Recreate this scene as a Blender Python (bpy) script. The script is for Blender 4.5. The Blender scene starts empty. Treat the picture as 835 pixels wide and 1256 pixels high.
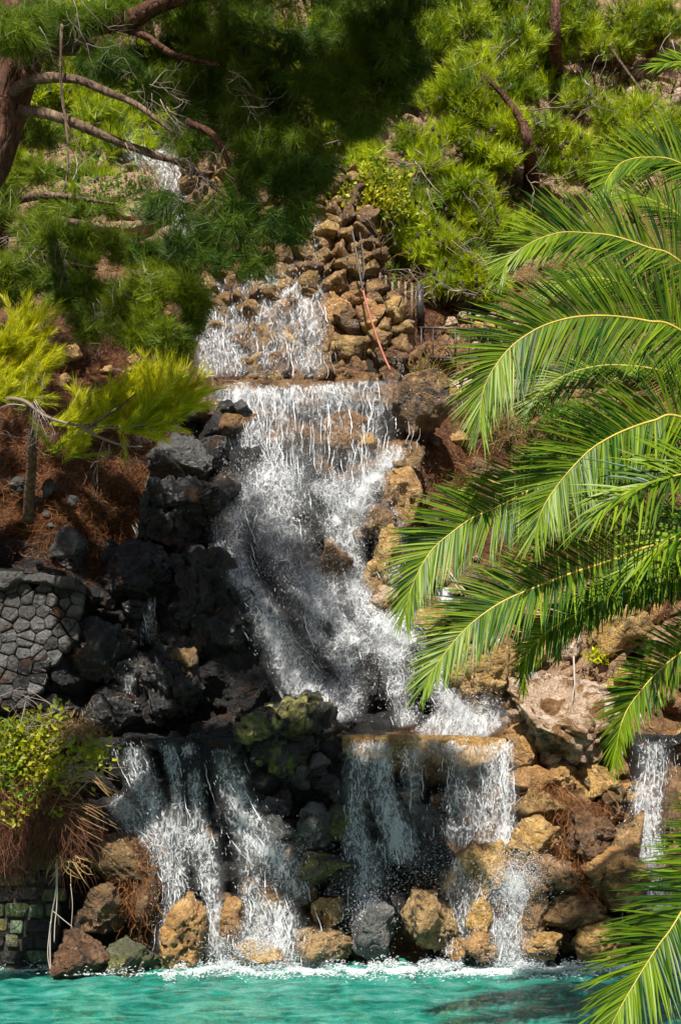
import bpy, math
import numpy as np

# ------------------------------------------------------------------ camera, sky, sun, exposure
SC = bpy.context.scene
COL = SC.collection
rng = np.random.default_rng(11)
F_PX, CX, HY, CZ = 1516.0, 417.5, 973.0, 2.0      # focal length and horizon in photo pixels, eye height above the water

cam_d = bpy.data.cameras.new("camera")
cam = bpy.data.objects.new("camera", cam_d)
COL.objects.link(cam)
cam.location = (0, 0, CZ)
cam.rotation_euler = (math.radians(90), 0, 0)
cam_d.sensor_fit = 'VERTICAL'
cam_d.sensor_height = 36.0
cam_d.lens = F_PX / 1256.0 * 36.0
cam_d.shift_y = (HY - 628.0) / 1256.0
cam_d.clip_start = 0.05
cam_d.clip_end = 400
SC.camera = cam

SUN_EL, SUN_AZ = math.radians(48), math.radians(188)   # azimuth clockwise from +Y (the view direction)
S = np.array([math.sin(SUN_AZ) * math.cos(SUN_EL), math.cos(SUN_AZ) * math.cos(SUN_EL), math.sin(SUN_EL)])
world = bpy.data.worlds.new("World")
SC.world = world
world.use_nodes = True
wn = world.node_tree
bg = wn.nodes["Background"]
sky = wn.nodes.new("ShaderNodeTexSky")
sky.sky_type = 'NISHITA'
sky.sun_disc = False
sky.sun_elevation = SUN_EL
sky.sun_rotation = SUN_AZ
wn.links.new(sky.outputs[0], bg.inputs[0])
bg.inputs[1].default_value = 0.05
sun_d = bpy.data.lights.new("sun", 'SUN')
sun_d.energy = 5.0
sun_d.angle = math.radians(0.5)
sun_d.color = (1.0, 0.95, 0.86)
sun = bpy.data.objects.new("sun", sun_d)
COL.objects.link(sun)
from mathutils import Vector, Matrix
sun.rotation_euler = Vector(S).to_track_quat('Z', 'Y').to_euler()
sun.location = (10, -10, 30)
SC.view_settings.view_transform = 'Standard'
SC.view_settings.look = 'None'
SC.view_settings.exposure = 1.0
SC.view_settings.gamma = 1.0
SC.render.engine = 'CYCLES'
SC.cycles.use_denoising = True
SC.cycles.max_bounces = 8
SC.cycles.transparent_max_bounces = 16
SC.cycles.diffuse_bounces = 3
SC.cycles.caustics_reflective = False
SC.cycles.caustics_refractive = False


# ------------------------------------------------------------------ numeric helpers
def P(px, py, Y):
    px, py, Y = np.broadcast_arrays(np.asarray(px, float), np.asarray(py, float), np.asarray(Y, float))
    return np.stack([(px - CX) / F_PX * Y, Y, CZ + (HY - py) / F_PX * Y], -1)


def pix(p):
    p = np.asarray(p, float)
    return CX + p[..., 0] / p[..., 1] * F_PX, HY - (p[..., 2] - CZ) / p[..., 1] * F_PX


def nrm(v):
    return v / (np.linalg.norm(v, axis=-1, keepdims=True) + 1e-9)


def _h(ix, iy, iz, seed):
    with np.errstate(over='ignore'):
        h = (ix.astype(np.uint32) * np.uint32(374761393) + iy.astype(np.uint32) * np.uint32(668265263)
             + iz.astype(np.uint32) * np.uint32(2246822519) + np.uint32((seed * 3266489917) & 0xffffffff))
        h = (h ^ (h >> np.uint32(13))) * np.uint32(1274126177)
        h = h ^ (h >> np.uint32(16))
        h = h * np.uint32(2654435761)
        h = h ^ (h >> np.uint32(15))
    return (h & np.uint32(0xffffff)).astype(np.float64) / 16777216.0


def vnoise(p, seed=0):
    i = np.floor(p).astype(np.int64)
    f = p - i
    f = f * f * f * (f * (f * 6 - 15) + 10)
    x, y, z = i[..., 0], i[..., 1], i[..., 2]
    out = 0
    for dx in (0, 1):
        wx = f[..., 0] if dx else 1 - f[..., 0]
        for dy in (0, 1):
            wy = f[..., 1] if dy else 1 - f[..., 1]
            for dz in (0, 1):
                wz = f[..., 2] if dz else 1 - f[..., 2]
                out = out + wx * wy * wz * _h(x + dx, y + dy, z + dz, seed)
    return out


def fbm(p, octv=4, gain=0.5, seed=0):
    a, s, t = 1.0, 0.0, 0.0
    for k in range(octv):
        s = s + a * vnoise(p * 2.0 ** k + 17.3 * k, seed + k)
        t += a
        a *= gain
    return s / t


def ridged(p, octv=4, seed=0):
    a, s, t = 1.0, 0.0, 0.0
    for k in range(octv):
        s = s + a * (1 - np.abs(2 * vnoise(p * 2.0 ** k + 9.1 * k, seed + k) - 1))
        t += a
        a *= 0.5
    return s / t


def voronoi(p, seed=0):
    i = np.floor(p).astype(np.int64)
    f1 = np.full(p.shape[:-1], 9.0)
    f2 = np.full(p.shape[:-1], 9.0)
    cid = np.zeros(p.shape[:-1])
    for dx in (-1, 0, 1):
        for dy in (-1, 0, 1):
            for dz in (-1, 0, 1):
                cx, cy, cz = i[..., 0] + dx, i[..., 1] + dy, i[..., 2] + dz
                q = np.stack([cx + _h(cx, cy, cz, seed), cy + _h(cx, cy, cz, seed + 1), cz + _h(cx, cy, cz, seed + 2)], -1)
                d = np.linalg.norm(q - p, axis=-1)
                c = _h(cx, cy, cz, seed + 3)
                near = d < f1
                f2 = np.where(near, f1, np.minimum(f2, d))
                cid = np.where(near, c, cid)
                f1 = np.where(near, d, f1)
    return f1, f2, cid


def sstep(a, b, x):
    t = np.clip((x - a) / (b - a), 0, 1)
    return t * t * (3 - 2 * t)


def catmull(pts, n):
    """n points evenly spaced along a Catmull-Rom curve through pts (k x d)."""
    pts = np.asarray(pts, float)
    e = np.vstack([2 * pts[0] - pts[1], pts, 2 * pts[-1] - pts[-2]])
    out = []
    m = 24
    for k in range(len(pts) - 1):
        t = np.linspace(0, 1, m, endpoint=False)[:, None]
        a, b, c, d = e[k:k + 4]
        out.append(0.5 * (2 * b + (c - a) * t + (2 * a - 5 * b + 4 * c - d) * t ** 2 + (3 * b - a - 3 * c + d) * t ** 3))
    q = np.vstack(out + [pts[-1:]])
    s = np.concatenate([[0], np.cumsum(np.linalg.norm(np.diff(q, axis=0), axis=1))])
    u = np.linspace(0, s[-1], n)
    return np.stack([np.interp(u, s, q[:, k]) for k in range(q.shape[1])], -1)


# ------------------------------------------------------------------ mesh helpers
def mesh_obj(name, verts, faces, mat, parent=None, smooth=False, attrs=None, uv=None, me=None):
    """ONE mesh object from numpy arrays; faces is an (n, 3|4) array or a list of such arrays."""
    verts = np.asarray(verts, np.float32)
    fl = [np.asarray(f, np.int32) for f in (faces if isinstance(faces, list) and isinstance(faces[0], np.ndarray) else [faces])]
    fl = [f for f in fl if len(f)]
    me = bpy.data.meshes.new(name)
    nl = sum(f.size for f in fl)
    nf = sum(len(f) for f in fl)
    me.vertices.add(len(verts))
    me.vertices.foreach_set("co", verts.ravel())
    me.loops.add(nl)
    loops = np.concatenate([f.ravel() for f in fl])
    me.loops.foreach_set("vertex_index", loops)
    me.polygons.add(nf)
    tot = np.concatenate([np.full(len(f), f.shape[1], np.int32) for f in fl])
    start = np.concatenate([[0], np.cumsum(tot)[:-1]]).astype(np.int32)
    me.polygons.foreach_set("loop_start", start)
    me.polygons.foreach_set("loop_total", tot)
    if smooth:
        me.polygons.foreach_set("use_smooth", np.ones(nf, bool))
    me.update(calc_edges=True)
    for k, v in (attrs or {}).items():
        a = me.attributes.new(k, 'FLOAT', 'POINT')
        a.data.foreach_set("value", np.asarray(v, np.float32))
    if uv is not None:
        l = me.uv_layers.new(name="UVMap")
        l.data.foreach_set("uv", np.asarray(uv, np.float32)[loops].ravel())
    if mat is not None:
        me.materials.append(mat)
    o = bpy.data.objects.new(name, me)
    COL.objects.link(o)
    if parent is not None:
        o.parent = parent
        o.matrix_parent_inverse = Matrix.Translation(-Vector(parent.location))
    return o


def empty(name, loc):
    o = bpy.data.objects.new(name, None)
    o.location = tuple(float(v) for v in loc)
    o.empty_display_size = 0.2
    COL.objects.link(o)
    return o


def tag(o, label=None, cat=None, group=None, kind=None):
    if label:
        o["label"] = label
    if cat:
        o["category"] = cat
    if group:
        o["group"] = group
    if kind:
        o["kind"] = kind
    return o


class Acc:
    """Collects geometry for one mesh."""
    def __init__(self):
        self.v, self.q, self.t, self.n, self.a = [], [], [], 0, []

    def add(self, v, q=None, t=None, a=None):
        v = np.asarray(v, float).reshape(-1, 3)
        if q is not None and len(q):
            self.q.append(np.asarray(q, np.int64) + self.n)
        if t is not None and len(t):
            self.t.append(np.asarray(t, np.int64) + self.n)
        self.v.append(v)
        self.a.append(np.broadcast_to(np.asarray(0.5 if a is None else a, float), (len(v),)))
        self.n += len(v)

    def build(self, name, mat, parent=None, smooth=False):
        f = []
        if self.q:
            f.append(np.vstack(self.q))
        if self.t:
            f.append(np.vstack(self.t))
        return mesh_obj(name, np.vstack(self.v), f, mat, parent, smooth, attrs={"var": np.concatenate(self.a)})


def tube(acc, path, radii, sides=6, var=0.5, rough=0.0, seed=0):
    path = np.asarray(path, float)
    n = len(path)
    r = np.interp(np.linspace(0, 1, n), np.linspace(0, 1, len(radii)), radii)
    t = nrm(np.gradient(path, axis=0))
    ref = np.array([0.13, 0.31, 1.0]) if abs(t[0][2]) < 0.9 else np.array([1.0, 0.2, 0.1])
    a = nrm(np.cross(t, ref))
    b = np.cross(t, a)
    th = np.linspace(0, 2 * np.pi, sides, endpoint=False)
    ring = np.cos(th)[None, :, None] * a[:, None] + np.sin(th)[None, :, None] * b[:, None]
    rr = r[:, None, None]
    if rough:
        rr = rr * (1 + rough * (vnoise((path[:, None] + ring * 0.3) * 6, seed)[..., None] - 0.5) * 2)
    v = (path[:, None] + ring * rr).reshape(-1, 3)
    i = np.arange(n - 1)[:, None] * sides
    j = np.arange(sides)[None]
    k = (np.arange(sides)[None] + 1) % sides
    q = np.stack([i + j, i + k, i + sides + k, i + sides + j], -1).reshape(-1, 4)
    v = np.vstack([v, path[:1], path[-1:]])
    c0, c1 = n * sides, n * sides + 1
    jj, kk = np.arange(sides), (np.arange(sides) + 1) % sides
    t1 = np.stack([kk, jj, np.full(sides, c0)], -1)
    t2 = np.stack([(n - 1) * sides + jj, (n - 1) * sides + kk, np.full(sides, c1)], -1)
    acc.add(v, q, np.vstack([t1, t2]), var)


def ribbons(acc, mid, width, wdir, var):
    """Many ribbons at once: mid (m, k, 3) centre lines, width (m, k), wdir (m, 3)."""
    m, k, _ = mid.shape
    L = mid - wdir[:, None] * width[..., None] * 0.5
    R = mid + wdir[:, None] * width[..., None] * 0.5
    v = np.stack([L, R], 2).reshape(-1, 3)
    base = (np.arange(m) * 2 * k)[:, None]
    s = np.arange(k - 1)[None] * 2
    q = np.stack([base + s, base + s + 1, base + s + 3, base + s + 2], -1).reshape(-1, 4)
    acc.add(v, q, a=np.repeat(var, 2 * k))


def box(acc, c, sx, sy, sz, rot=None, var=0.5):
    v = np.array([[x, y, z] for z in (-1, 1) for y in (-1, 1) for x in (-1, 1)], float) * np.array([sx, sy, sz]) / 2
    if rot is not None:
        v = v @ rot.T
    acc.add(v + np.asarray(c), [[0, 2, 3, 1], [4, 5, 7, 6], [0, 1, 5, 4], [2, 6, 7, 3], [0, 4, 6, 2], [1, 3, 7, 5]], a=var)


# ------------------------------------------------------------------ material helpers
class M:
    def __init__(self, name):
        self.m = bpy.data.materials.new(name)
        self.m.use_nodes = True
        self.t = self.m.node_tree
        self.t.nodes.clear()
        self.out = self.n("ShaderNodeOutputMaterial")
        self._pos = None

    def n(self, typ, props=None, **inp):
        nd = self.t.nodes.new(typ)
        for k, v in (props or {}).items():
            setattr(nd, k, v)
        for k, v in inp.items():
            self.set(nd, k, v)
        return nd

    def set(self, nd, k, v):
        sock = nd.inputs[int(k[1:])] if k[0] == "i" and k[1:].isdigit() else nd.inputs[k.replace("_", " ")]
        if isinstance(v, bpy.types.NodeSocket):
            self.t.links.new(v, sock)
        elif isinstance(v, bpy.types.Node):
            self.t.links.new(v.outputs[0], sock)
        else:
            if isinstance(v, tuple) and len(v) == 3 and sock.type == 'RGBA':
                v = v + (1.0,)
            sock.default_value = v

    def pos(self):
        if self._pos is None:
            self._pos = self.n("ShaderNodeNewGeometry").outputs["Position"]
        return self._pos

    def noise(self, scale, detail=6, rough=0.55, vec=None, dist=0.0):
        return self.n("ShaderNodeTexNoise", Vector=vec if vec is not None else self.pos(), Scale=scale, Detail=detail, Roughness=rough, Distortion=dist).outputs["Fac"]

    def vor(self, scale, feature='F1', vec=None, out="Distance", rnd=1.0):
        return self.n("ShaderNodeTexVoronoi", {"feature": feature}, Vector=vec if vec is not None else self.pos(), Scale=scale, Randomness=rnd).outputs[out]

    def ramp(self, fac, *stops, interp='LINEAR'):
        nd = self.n("ShaderNodeValToRGB", Fac=fac)
        nd.color_ramp.interpolation = interp
        el = nd.color_ramp.elements
        while len(el) < len(stops):
            el.new(0.5)
        for e, (p, c) in zip(el, stops):
            e.position = p
            e.color = (c, c, c, 1) if isinstance(c, (int, float)) else tuple(c) + (1,)
        return nd.outputs[0]

    def step(self, x, a, b):
        return self.n("ShaderNodeMapRange", {"interpolation_type": 'SMOOTHSTEP'}, i0=x, i1=a, i2=b).outputs[0]

    def mix(self, fac, a, b, blend='MIX'):
        nd = self.n("ShaderNodeMix", {"data_type": 'RGBA', "blend_type": blend})
        for s, v in ((nd.inputs[0], fac), (nd.inputs[6], a), (nd.inputs[7], b)):
            if isinstance(v, bpy.types.NodeSocket):
                self.t.links.new(v, s)
            else:
                s.default_value = v if not isinstance(v, tuple) else v + (1.0,)
        return nd.outputs[2]

    def math(self, op, a, b=0.0, clamp=False):
        nd = self.n("ShaderNodeMath", {"operation": op, "use_clamp": clamp}, i0=a, i1=b)
        return nd.outputs[0]

    def attr(self, name):
        return self.n("ShaderNodeAttribute", {"attribute_name": name}).outputs["Fac"]

    def rand(self):
        return self.n("ShaderNodeObjectInfo").outputs["Random"]

    def bump(self, h, strength=0.5, dist=0.02, normal=None):
        b = self.n("ShaderNodeBump", Strength=strength, Distance=dist, Height=h)
        if normal is not None:
            self.set(b, "Normal", normal)
        return b.outputs[0]

    def bsdf(self, **k):
        return self.n("ShaderNodeBsdfPrincipled", **k).outputs[0]

    def done(self, shader):
        self.t.links.new(shader, self.out.inputs["Surface"])
        return self.m


# ------------------------------------------------------------------ materials
def rock_colour(m, c_dark, c_mid, c_light, stain=(0.02, 0.017, 0.013), stain_at=(0.56, 0.66), vary=0.25):
    big = m.noise(1.1, 5, 0.6)
    mid = m.noise(4.5, 8, 0.65, dist=0.6)
    fine = m.noise(22, 8, 0.7)
    f = m.math('ADD', m.math('MULTIPLY', mid, 0.65), m.math('MULTIPLY', fine, 0.35))
    col = m.ramp(f, (0.32, c_dark), (0.5, c_mid), (0.68, c_light))
    sp = m.noise(55, 6, 0.75)
    col = m.mix(1.0, col, m.ramp(sp, (0.3, 0.45), (0.5, 1.0), (0.7, 1.45)), 'MULTIPLY')
    st = m.step(m.noise(2.6, 7, 0.65, dist=1.2), stain_at[0], stain_at[1])
    col = m.mix(st, col, stain)
    hsv = m.n("ShaderNodeHueSaturation", Color=col)
    m.set(hsv, "Value", m.math('ADD', 1.0 - vary, m.math('MULTIPLY', m.math('ADD', m.rand(), big), vary)))
    m.set(hsv, "Hue", m.math('ADD', 0.49, m.math('MULTIPLY', m.rand(), 0.02)))
    return hsv.outputs[0], fine, mid


def rock_bump(m, fine, mid, s=0.8):
    pits = m.step(m.vor(11, 'F1'), 0.0, 0.35)
    crack = m.step(m.vor(3.2, 'DISTANCE_TO_EDGE', vec=m.mix(0.22, m.pos(), m.n("ShaderNodeTexNoise", Vector=m.pos(), Scale=5.0).outputs["Color"], 'ADD')), 0.0, 0.07)
    h = m.math('ADD', m.math('MULTIPLY', fine, 0.75), m.math('MULTIPLY', mid, 1.2))
    h = m.math('ADD', h, m.math('MULTIPLY', pits, 0.3))
    h = m.math('ADD', h, m.math('MULTIPLY', crack, 0.14))
    return m.bump(h, s, 0.15, None)


def rock_mat(name, cd, cm, cl, rough=(0.35, 0.8), spec=0.4, moss=None, **k):
    m = M(name)
    col, fine, mid = rock_colour(m, cd, cm, cl, **k)
    if moss:
        mm = m.step(m.noise(3.4, 6, 0.6, dist=0.8), 0.5, 0.6)
        col = m.mix(mm, col, moss)
    r = m.ramp(m.noise(3, 4), (0.35, rough[0]), (0.65, rough[1]))
    return m.done(m.bsdf(Base_Color=col, Roughness=r, Specular_IOR_Level=spec, Normal=rock_bump(m, fine, mid)))


ROCK = {
    "gold": rock_mat("gold_limestone", (0.085, 0.042, 0.013), (0.34, 0.19, 0.060), (0.64, 0.43, 0.185), (0.25, 0.7), 0.5, stain_at=(0.57, 0.66), stain=(0.045, 0.024, 0.010)),
    "brown": rock_mat("brown_limestone", (0.03, 0.016, 0.008), (0.13, 0.07, 0.03), (0.34, 0.21, 0.10), (0.2, 0.6), 0.5, stain=(0.02, 0.013, 0.009)),
    "pale": rock_mat("pale_limestone", (0.15, 0.085, 0.05), (0.40, 0.28, 0.19), (0.64, 0.53, 0.44), (0.5, 0.9), 0.3, stain_at=(0.50, 0.56), stain=(0.17, 0.085, 0.03), vary=0.15),
    "dark": rock_mat("wet_shaded_black_rock", (0.004, 0.004, 0.004), (0.014, 0.0133, 0.0125), (0.055, 0.052, 0.048), (0.12, 0.42), 0.6, stain=(0.05, 0.021, 0.007), stain_at=(0.54, 0.62)),  # wet dark rock, blackened further with shade put into the colour
    "grey": rock_mat("wet_grey_rock", (0.025, 0.025, 0.023), (0.075, 0.074, 0.07), (0.17, 0.165, 0.155), (0.25, 0.6), 0.5, stain=(0.012, 0.011, 0.01)),
    "moss": rock_mat("mossy_rock", (0.03, 0.03, 0.018), (0.085, 0.082, 0.045), (0.19, 0.18, 0.11), (0.3, 0.7), 0.4, moss=(0.14, 0.13, 0.025), stain=(0.01, 0.01, 0.007)),
    "green": rock_mat("algae_green_stone", (0.03, 0.045, 0.025), (0.11, 0.15, 0.085), (0.27, 0.33, 0.22), (0.3, 0.7), 0.4, moss=(0.05, 0.07, 0.02), stain=(0.015, 0.015, 0.01)),
    "rubble": rock_mat("rubble_stone", (0.045, 0.024, 0.009), (0.21, 0.12, 0.042), (0.50, 0.33, 0.14), (0.3, 0.75), 0.45, stain_at=(0.55, 0.64), stain=(0.035, 0.02, 0.01)),
    "tan": rock_mat("tan_holed_limestone", (0.06, 0.033, 0.015), (0.25, 0.15, 0.062), (0.50, 0.33, 0.16), (0.3, 0.7), 0.45, stain_at=(0.56, 0.62), stain=(0.03, 0.02, 0.012)),
    "wallgrey": rock_mat("grey_wall_stone", (0.025, 0.024, 0.022), (0.075, 0.072, 0.068), (0.20, 0.195, 0.185), (0.5, 0.9), 0.3, stain_at=(0.55, 0.66), stain=(0.05, 0.026, 0.012)),
}


def terrain_mat():
    m = M("hillside_rock_and_soil")
    col, fine, mid = rock_colour(m, (0.07, 0.036, 0.014), (0.25, 0.14, 0.05), (0.46, 0.31, 0.14), stain=(0.03, 0.018, 0.009))
    pale = m.ramp(m.noise(9, 8, 0.7), (0.35, (0.20, 0.10, 0.05)), (0.62, (0.5, 0.33, 0.20)))
    straw = m.ramp(m.noise(14, 8, 0.75), (0.35, (0.02, 0.008, 0.004)), (0.5, (0.10, 0.036, 0.012)), (0.68, (0.26, 0.12, 0.042)))
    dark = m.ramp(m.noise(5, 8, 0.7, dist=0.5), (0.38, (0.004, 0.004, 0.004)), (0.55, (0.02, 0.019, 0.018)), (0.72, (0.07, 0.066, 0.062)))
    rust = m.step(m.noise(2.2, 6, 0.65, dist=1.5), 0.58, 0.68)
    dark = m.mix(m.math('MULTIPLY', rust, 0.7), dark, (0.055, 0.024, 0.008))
    jit = m.math('MULTIPLY', m.math('SUBTRACT', m.noise(3.0, 7, 0.65), 0.5), 1.5)
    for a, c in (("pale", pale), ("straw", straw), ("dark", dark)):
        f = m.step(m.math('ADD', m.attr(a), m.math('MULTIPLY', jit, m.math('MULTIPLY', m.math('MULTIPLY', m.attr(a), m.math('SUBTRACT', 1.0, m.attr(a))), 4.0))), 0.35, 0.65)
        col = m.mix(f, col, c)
    r = m.ramp(m.noise(3, 4), (0.35, 0.3), (0.65, 0.75))
    return m.done(m.bsdf(Base_Color=col, Roughness=r, Specular_IOR_Level=0.4, Normal=rock_bump(m, fine, mid, 1.0)))


def leaf_mat(name, lo, hi, trans, tfac=0.35, rough=0.5, spec=0.35):
    """Foliage: colour varies leaf by leaf through the var attribute; part of the light passes through."""
    m = M(name)
    col = m.ramp(m.attr("var"), (0.12, lo), (0.88, hi))
    d = m.bsdf(Base_Color=col, Roughness=rough, Specular_IOR_Level=spec)
    tr = m.n("ShaderNodeBsdfTranslucent", Color=m.mix(1.0, col, trans, 'MULTIPLY'))
    return m.done(m.n("ShaderNodeMixShader", i0=tfac, i1=d, i2=tr.outputs[0]).outputs[0])


def bark_mat(name, a, b, c):
    m = M(name)
    st = m.n("ShaderNodeMapping", Vector=m.pos(), Scale=(1, 1, 0.35)).outputs[0]
    f = m.noise(14, 8, 0.7, vec=st)
    plates = m.step(m.vor(16, 'DISTANCE_TO_EDGE', vec=st), 0.0, 0.2)
    col = m.ramp(f, (0.3, a), (0.5, b), (0.7, c))
    h = m.math('ADD', m.math('MULTIPLY', plates, 0.6), f)
    return m.done(m.bsdf(Base_Color=col, Roughness=0.85, Specular_IOR_Level=0.2, Normal=m.bump(h, 0.9, 0.03)))


def plain_mat(name, a, b, rough=0.7, scale=12, spec=0.3, metal=0.0, bump=0.3):
    m = M(name)
    f = m.noise(scale, 6, 0.65)
    col = m.ramp(f, (0.35, a), (0.65, b))
    return m.done(m.bsdf(Base_Color=col, Roughness=rough, Specular_IOR_Level=spec, Metallic=metal, Normal=m.bump(f, bump, 0.02)))


def fibre_mat(name, a, b, c, tfac=0.2):
    m = M(name)
    col = m.ramp(m.attr("var"), (0.0, a), (0.5, b), (1.0, c))
    d = m.bsdf(Base_Color=col, Roughness=0.7, Specular_IOR_Level=0.25)
    tr = m.n("ShaderNodeBsdfTranslucent", Color=col)
    return m.done(m.n("ShaderNodeMixShader", i0=tfac, i1=d, i2=tr.outputs[0]).outputs[0])


def foam_mat(name="white_water", trans=0.15):
    m = M(name)
    d = m.bsdf(Base_Color=(0.86, 0.88, 0.9), Roughness=0.25, Specular_IOR_Level=0.5)
    tl = m.n("ShaderNodeBsdfTranslucent", Color=(0.8, 0.83, 0.85))
    a = m.n("ShaderNodeMixShader", i0=0.3, i1=d, i2=tl.outputs[0]).outputs[0]
    t = m.n("ShaderNodeBsdfTransparent")
    return m.done(m.n("ShaderNodeMixShader", i0=trans, i1=a, i2=t.outputs[0]).outputs[0])


def film_mat(name, stretch):
    """Falling sheet: white strands and a foam net, clear water between; u runs across, v along the flow, both in metres."""
    m = M(name)
    uv = m.n("ShaderNodeUVMap").outputs[0]
    warp = m.n("ShaderNodeTexNoise", Vector=uv, Scale=4.0, Detail=5.0).outputs["Color"]
    uvw = m.mix(0.14, uv, warp, 'ADD')
    mp = lambda sx, sy: m.n("ShaderNodeMapping", Vector=uvw, Scale=(sx, sy, 1)).outputs[0]
    wide = m.noise(1.0, 3, 0.6, vec=mp(5, 5 - 3.6 * stretch))
    clump = m.noise(1.0, 10, 0.70, vec=mp(9 + 2 * stretch, 7.5 - 4.6 * stretch), dist=0.45)
    fine = m.noise(1.0, 9, 0.78, vec=mp(42, 36 - 20 * stretch), dist=0.3)
    net = m.vor(1.0, 'DISTANCE_TO_EDGE', vec=m.n("ShaderNodeMapping", Vector=m.mix(0.26, uv, warp, 'ADD'), Scale=(12, 10 - 4.5 * stretch, 1)).outputs[0])
    net = m.step(m.math('SUBTRACT', 0.12, net), 0.0, 0.10)
    d = m.attr("dens")
    x = m.math('ADD', m.math('MULTIPLY', wide, 0.34), m.math('MULTIPLY', clump, 0.66))
    th = m.math('SUBTRACT', 0.660, m.math('MULTIPLY', d, 0.205))
    a1 = m.n("ShaderNodeMapRange", {"interpolation_type": 'SMOOTHSTEP'}, i0=x, i1=th, i2=m.math('ADD', th, 0.055)).outputs[0]
    a3 = m.n("ShaderNodeMapRange", {"interpolation_type": 'SMOOTHSTEP'}, i0=fine, i1=m.math('ADD', th, 0.06), i2=m.math('ADD', th, 0.12)).outputs[0]
    a2 = m.math('MULTIPLY', m.math('MULTIPLY', net, m.step(fine, 0.44, 0.52)), m.step(m.math('ADD', d, m.math('SUBTRACT', wide, 0.5)), 0.12, 0.45))
    veil = m.math('MULTIPLY', m.math('MULTIPLY', m.step(x, 0.38, 0.56), d), 0.20 + 0.22 * (1 - stretch))
    white = m.math('MAXIMUM', m.math('MAXIMUM', a1, veil), m.math('MAXIMUM', m.math('MULTIPLY', a2, 0.75), m.math('MULTIPLY', a3, 0.9)))
    white = m.math('MULTIPLY', white, m.math('ADD', 0.62, m.math('MULTIPLY', m.step(fine, 0.42, 0.56), 0.38)))
    white = m.math('MULTIPLY', white, m.step(d, 0.0, 0.12))
    h = m.math('ADD', m.math('MULTIPLY', clump, 0.9), m.math('MULTIPLY', fine, 0.5))
    w = m.bsdf(Base_Color=(0.84, 0.86, 0.88), Roughness=0.3, Specular_IOR_Level=0.5, Normal=m.bump(h, 1.0, 0.06))
    tl = m.n("ShaderNodeBsdfTranslucent", Color=(0.78, 0.8, 0.83)).outputs[0]
    w = m.n("ShaderNodeMixShader", i0=0.25, i1=w, i2=tl).outputs[0]
    gl = m.n("ShaderNodeBsdfGlossy", Color=(1, 1, 1), Roughness=0.08, Normal=m.bump(h, 1.0, 0.08)).outputs[0]
    clear = m.n("ShaderNodeMixShader", i0=m.math('MULTIPLY', m.step(d, 0.05, 0.4), 0.06), i1=m.n("ShaderNodeBsdfTransparent").outputs[0], i2=gl).outputs[0]
    return m.done(m.n("ShaderNodeMixShader", i0=m.math('MULTIPLY', white, 0.9), i1=clear, i2=w).outputs[0])


def pool_mat():
    m = M("pool_water")
    st = m.n("ShaderNodeMapping", Vector=m.pos(), Scale=(1.0, 1.6, 1)).outputs[0]
    rip = m.noise(5.0, 6, 0.6, vec=st, dist=0.6)
    fine = m.noise(20, 4, 0.6, vec=st)
    h = m.math('ADD', rip, m.math('MULTIPLY', fine, 0.25))
    nb = m.bump(h, 0.8, 0.10)
    body = m.n("ShaderNodeBsdfDiffuse", Color=m.ramp(m.noise(3.2, 4, 0.55, vec=st, dist=0.5), (0.34, (0.006, 0.22, 0.155)), (0.48, (0.03, 0.54, 0.41)), (0.64, (0.22, 0.80, 0.66)))).outputs[0]  # light and dark of the ripples painted into the body colour as noise
    tr = m.n("ShaderNodeBsdfTransparent", Color=(0.60, 0.97, 0.90)).outputs[0]
    inner = m.n("ShaderNodeMixShader", i0=0.74, i1=body, i2=tr).outputs[0]
    gl = m.n("ShaderNodeBsdfGlossy", Color=(1, 1, 1), Roughness=0.02, Normal=nb).outputs[0]
    fr = m.n("ShaderNodeFresnel", IOR=1.33, Normal=nb).outputs[0]
    return m.done(m.n("ShaderNodeMixShader", i0=m.math('MULTIPLY', fr, 1.0, True), i1=inner, i2=gl).outputs[0])


def floor_mat():
    m = M("turquoise_pool_floor")
    st = m.n("ShaderNodeMapping", Vector=m.pos(), Scale=(0.55, 0.8, 1)).outputs[0]
    f = m.noise(1.0, 6, 0.6, vec=st, dist=0.8)
    col = m.ramp(m.noise(3, 6, 0.7), (0.35, (0.03, 0.42, 0.31)), (0.65, (0.20, 0.74, 0.60)))
    return m.done(m.bsdf(Base_Color=m.mix(m.step(f, 0.52, 0.58), col, (0.10, 0.055, 0.025)), Roughness=0.7))


def streak_mat():
    """Black wet boulder with yellow-green algae running down it in streaks."""
    m = M("algae_streaked_rock")
    col, fine, mid = rock_colour(m, (0.006, 0.006, 0.006), (0.022, 0.021, 0.019), (0.07, 0.068, 0.062), stain=(0.008, 0.008, 0.007))
    st = m.n("ShaderNodeMapping", Vector=m.pos(), Scale=(6.0, 6.0, 0.9)).outputs[0]
    f = m.noise(1.0, 6, 0.65, vec=st, dist=0.6)
    g = m.n("ShaderNodeSeparateXYZ", Vector=m.n("ShaderNodeNewGeometry").outputs["Normal"])
    zone = m.step(m.noise(1.6, 3), 0.36, 0.5)
    a = m.math('MULTIPLY', m.step(f, 0.46, 0.6), zone)
    col = m.mix(a, col, m.ramp(m.noise(9, 6, 0.7), (0.35, (0.12, 0.13, 0.07)), (0.5, (0.30, 0.27, 0.06)), (0.66, (0.42, 0.42, 0.22))))
    return m.done(m.bsdf(Base_Color=col, Roughness=0.45, Specular_IOR_Level=0.5, Normal=rock_bump(m, fine, mid, 0.9)))


ROCK["streak"] = streak_mat()


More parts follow.
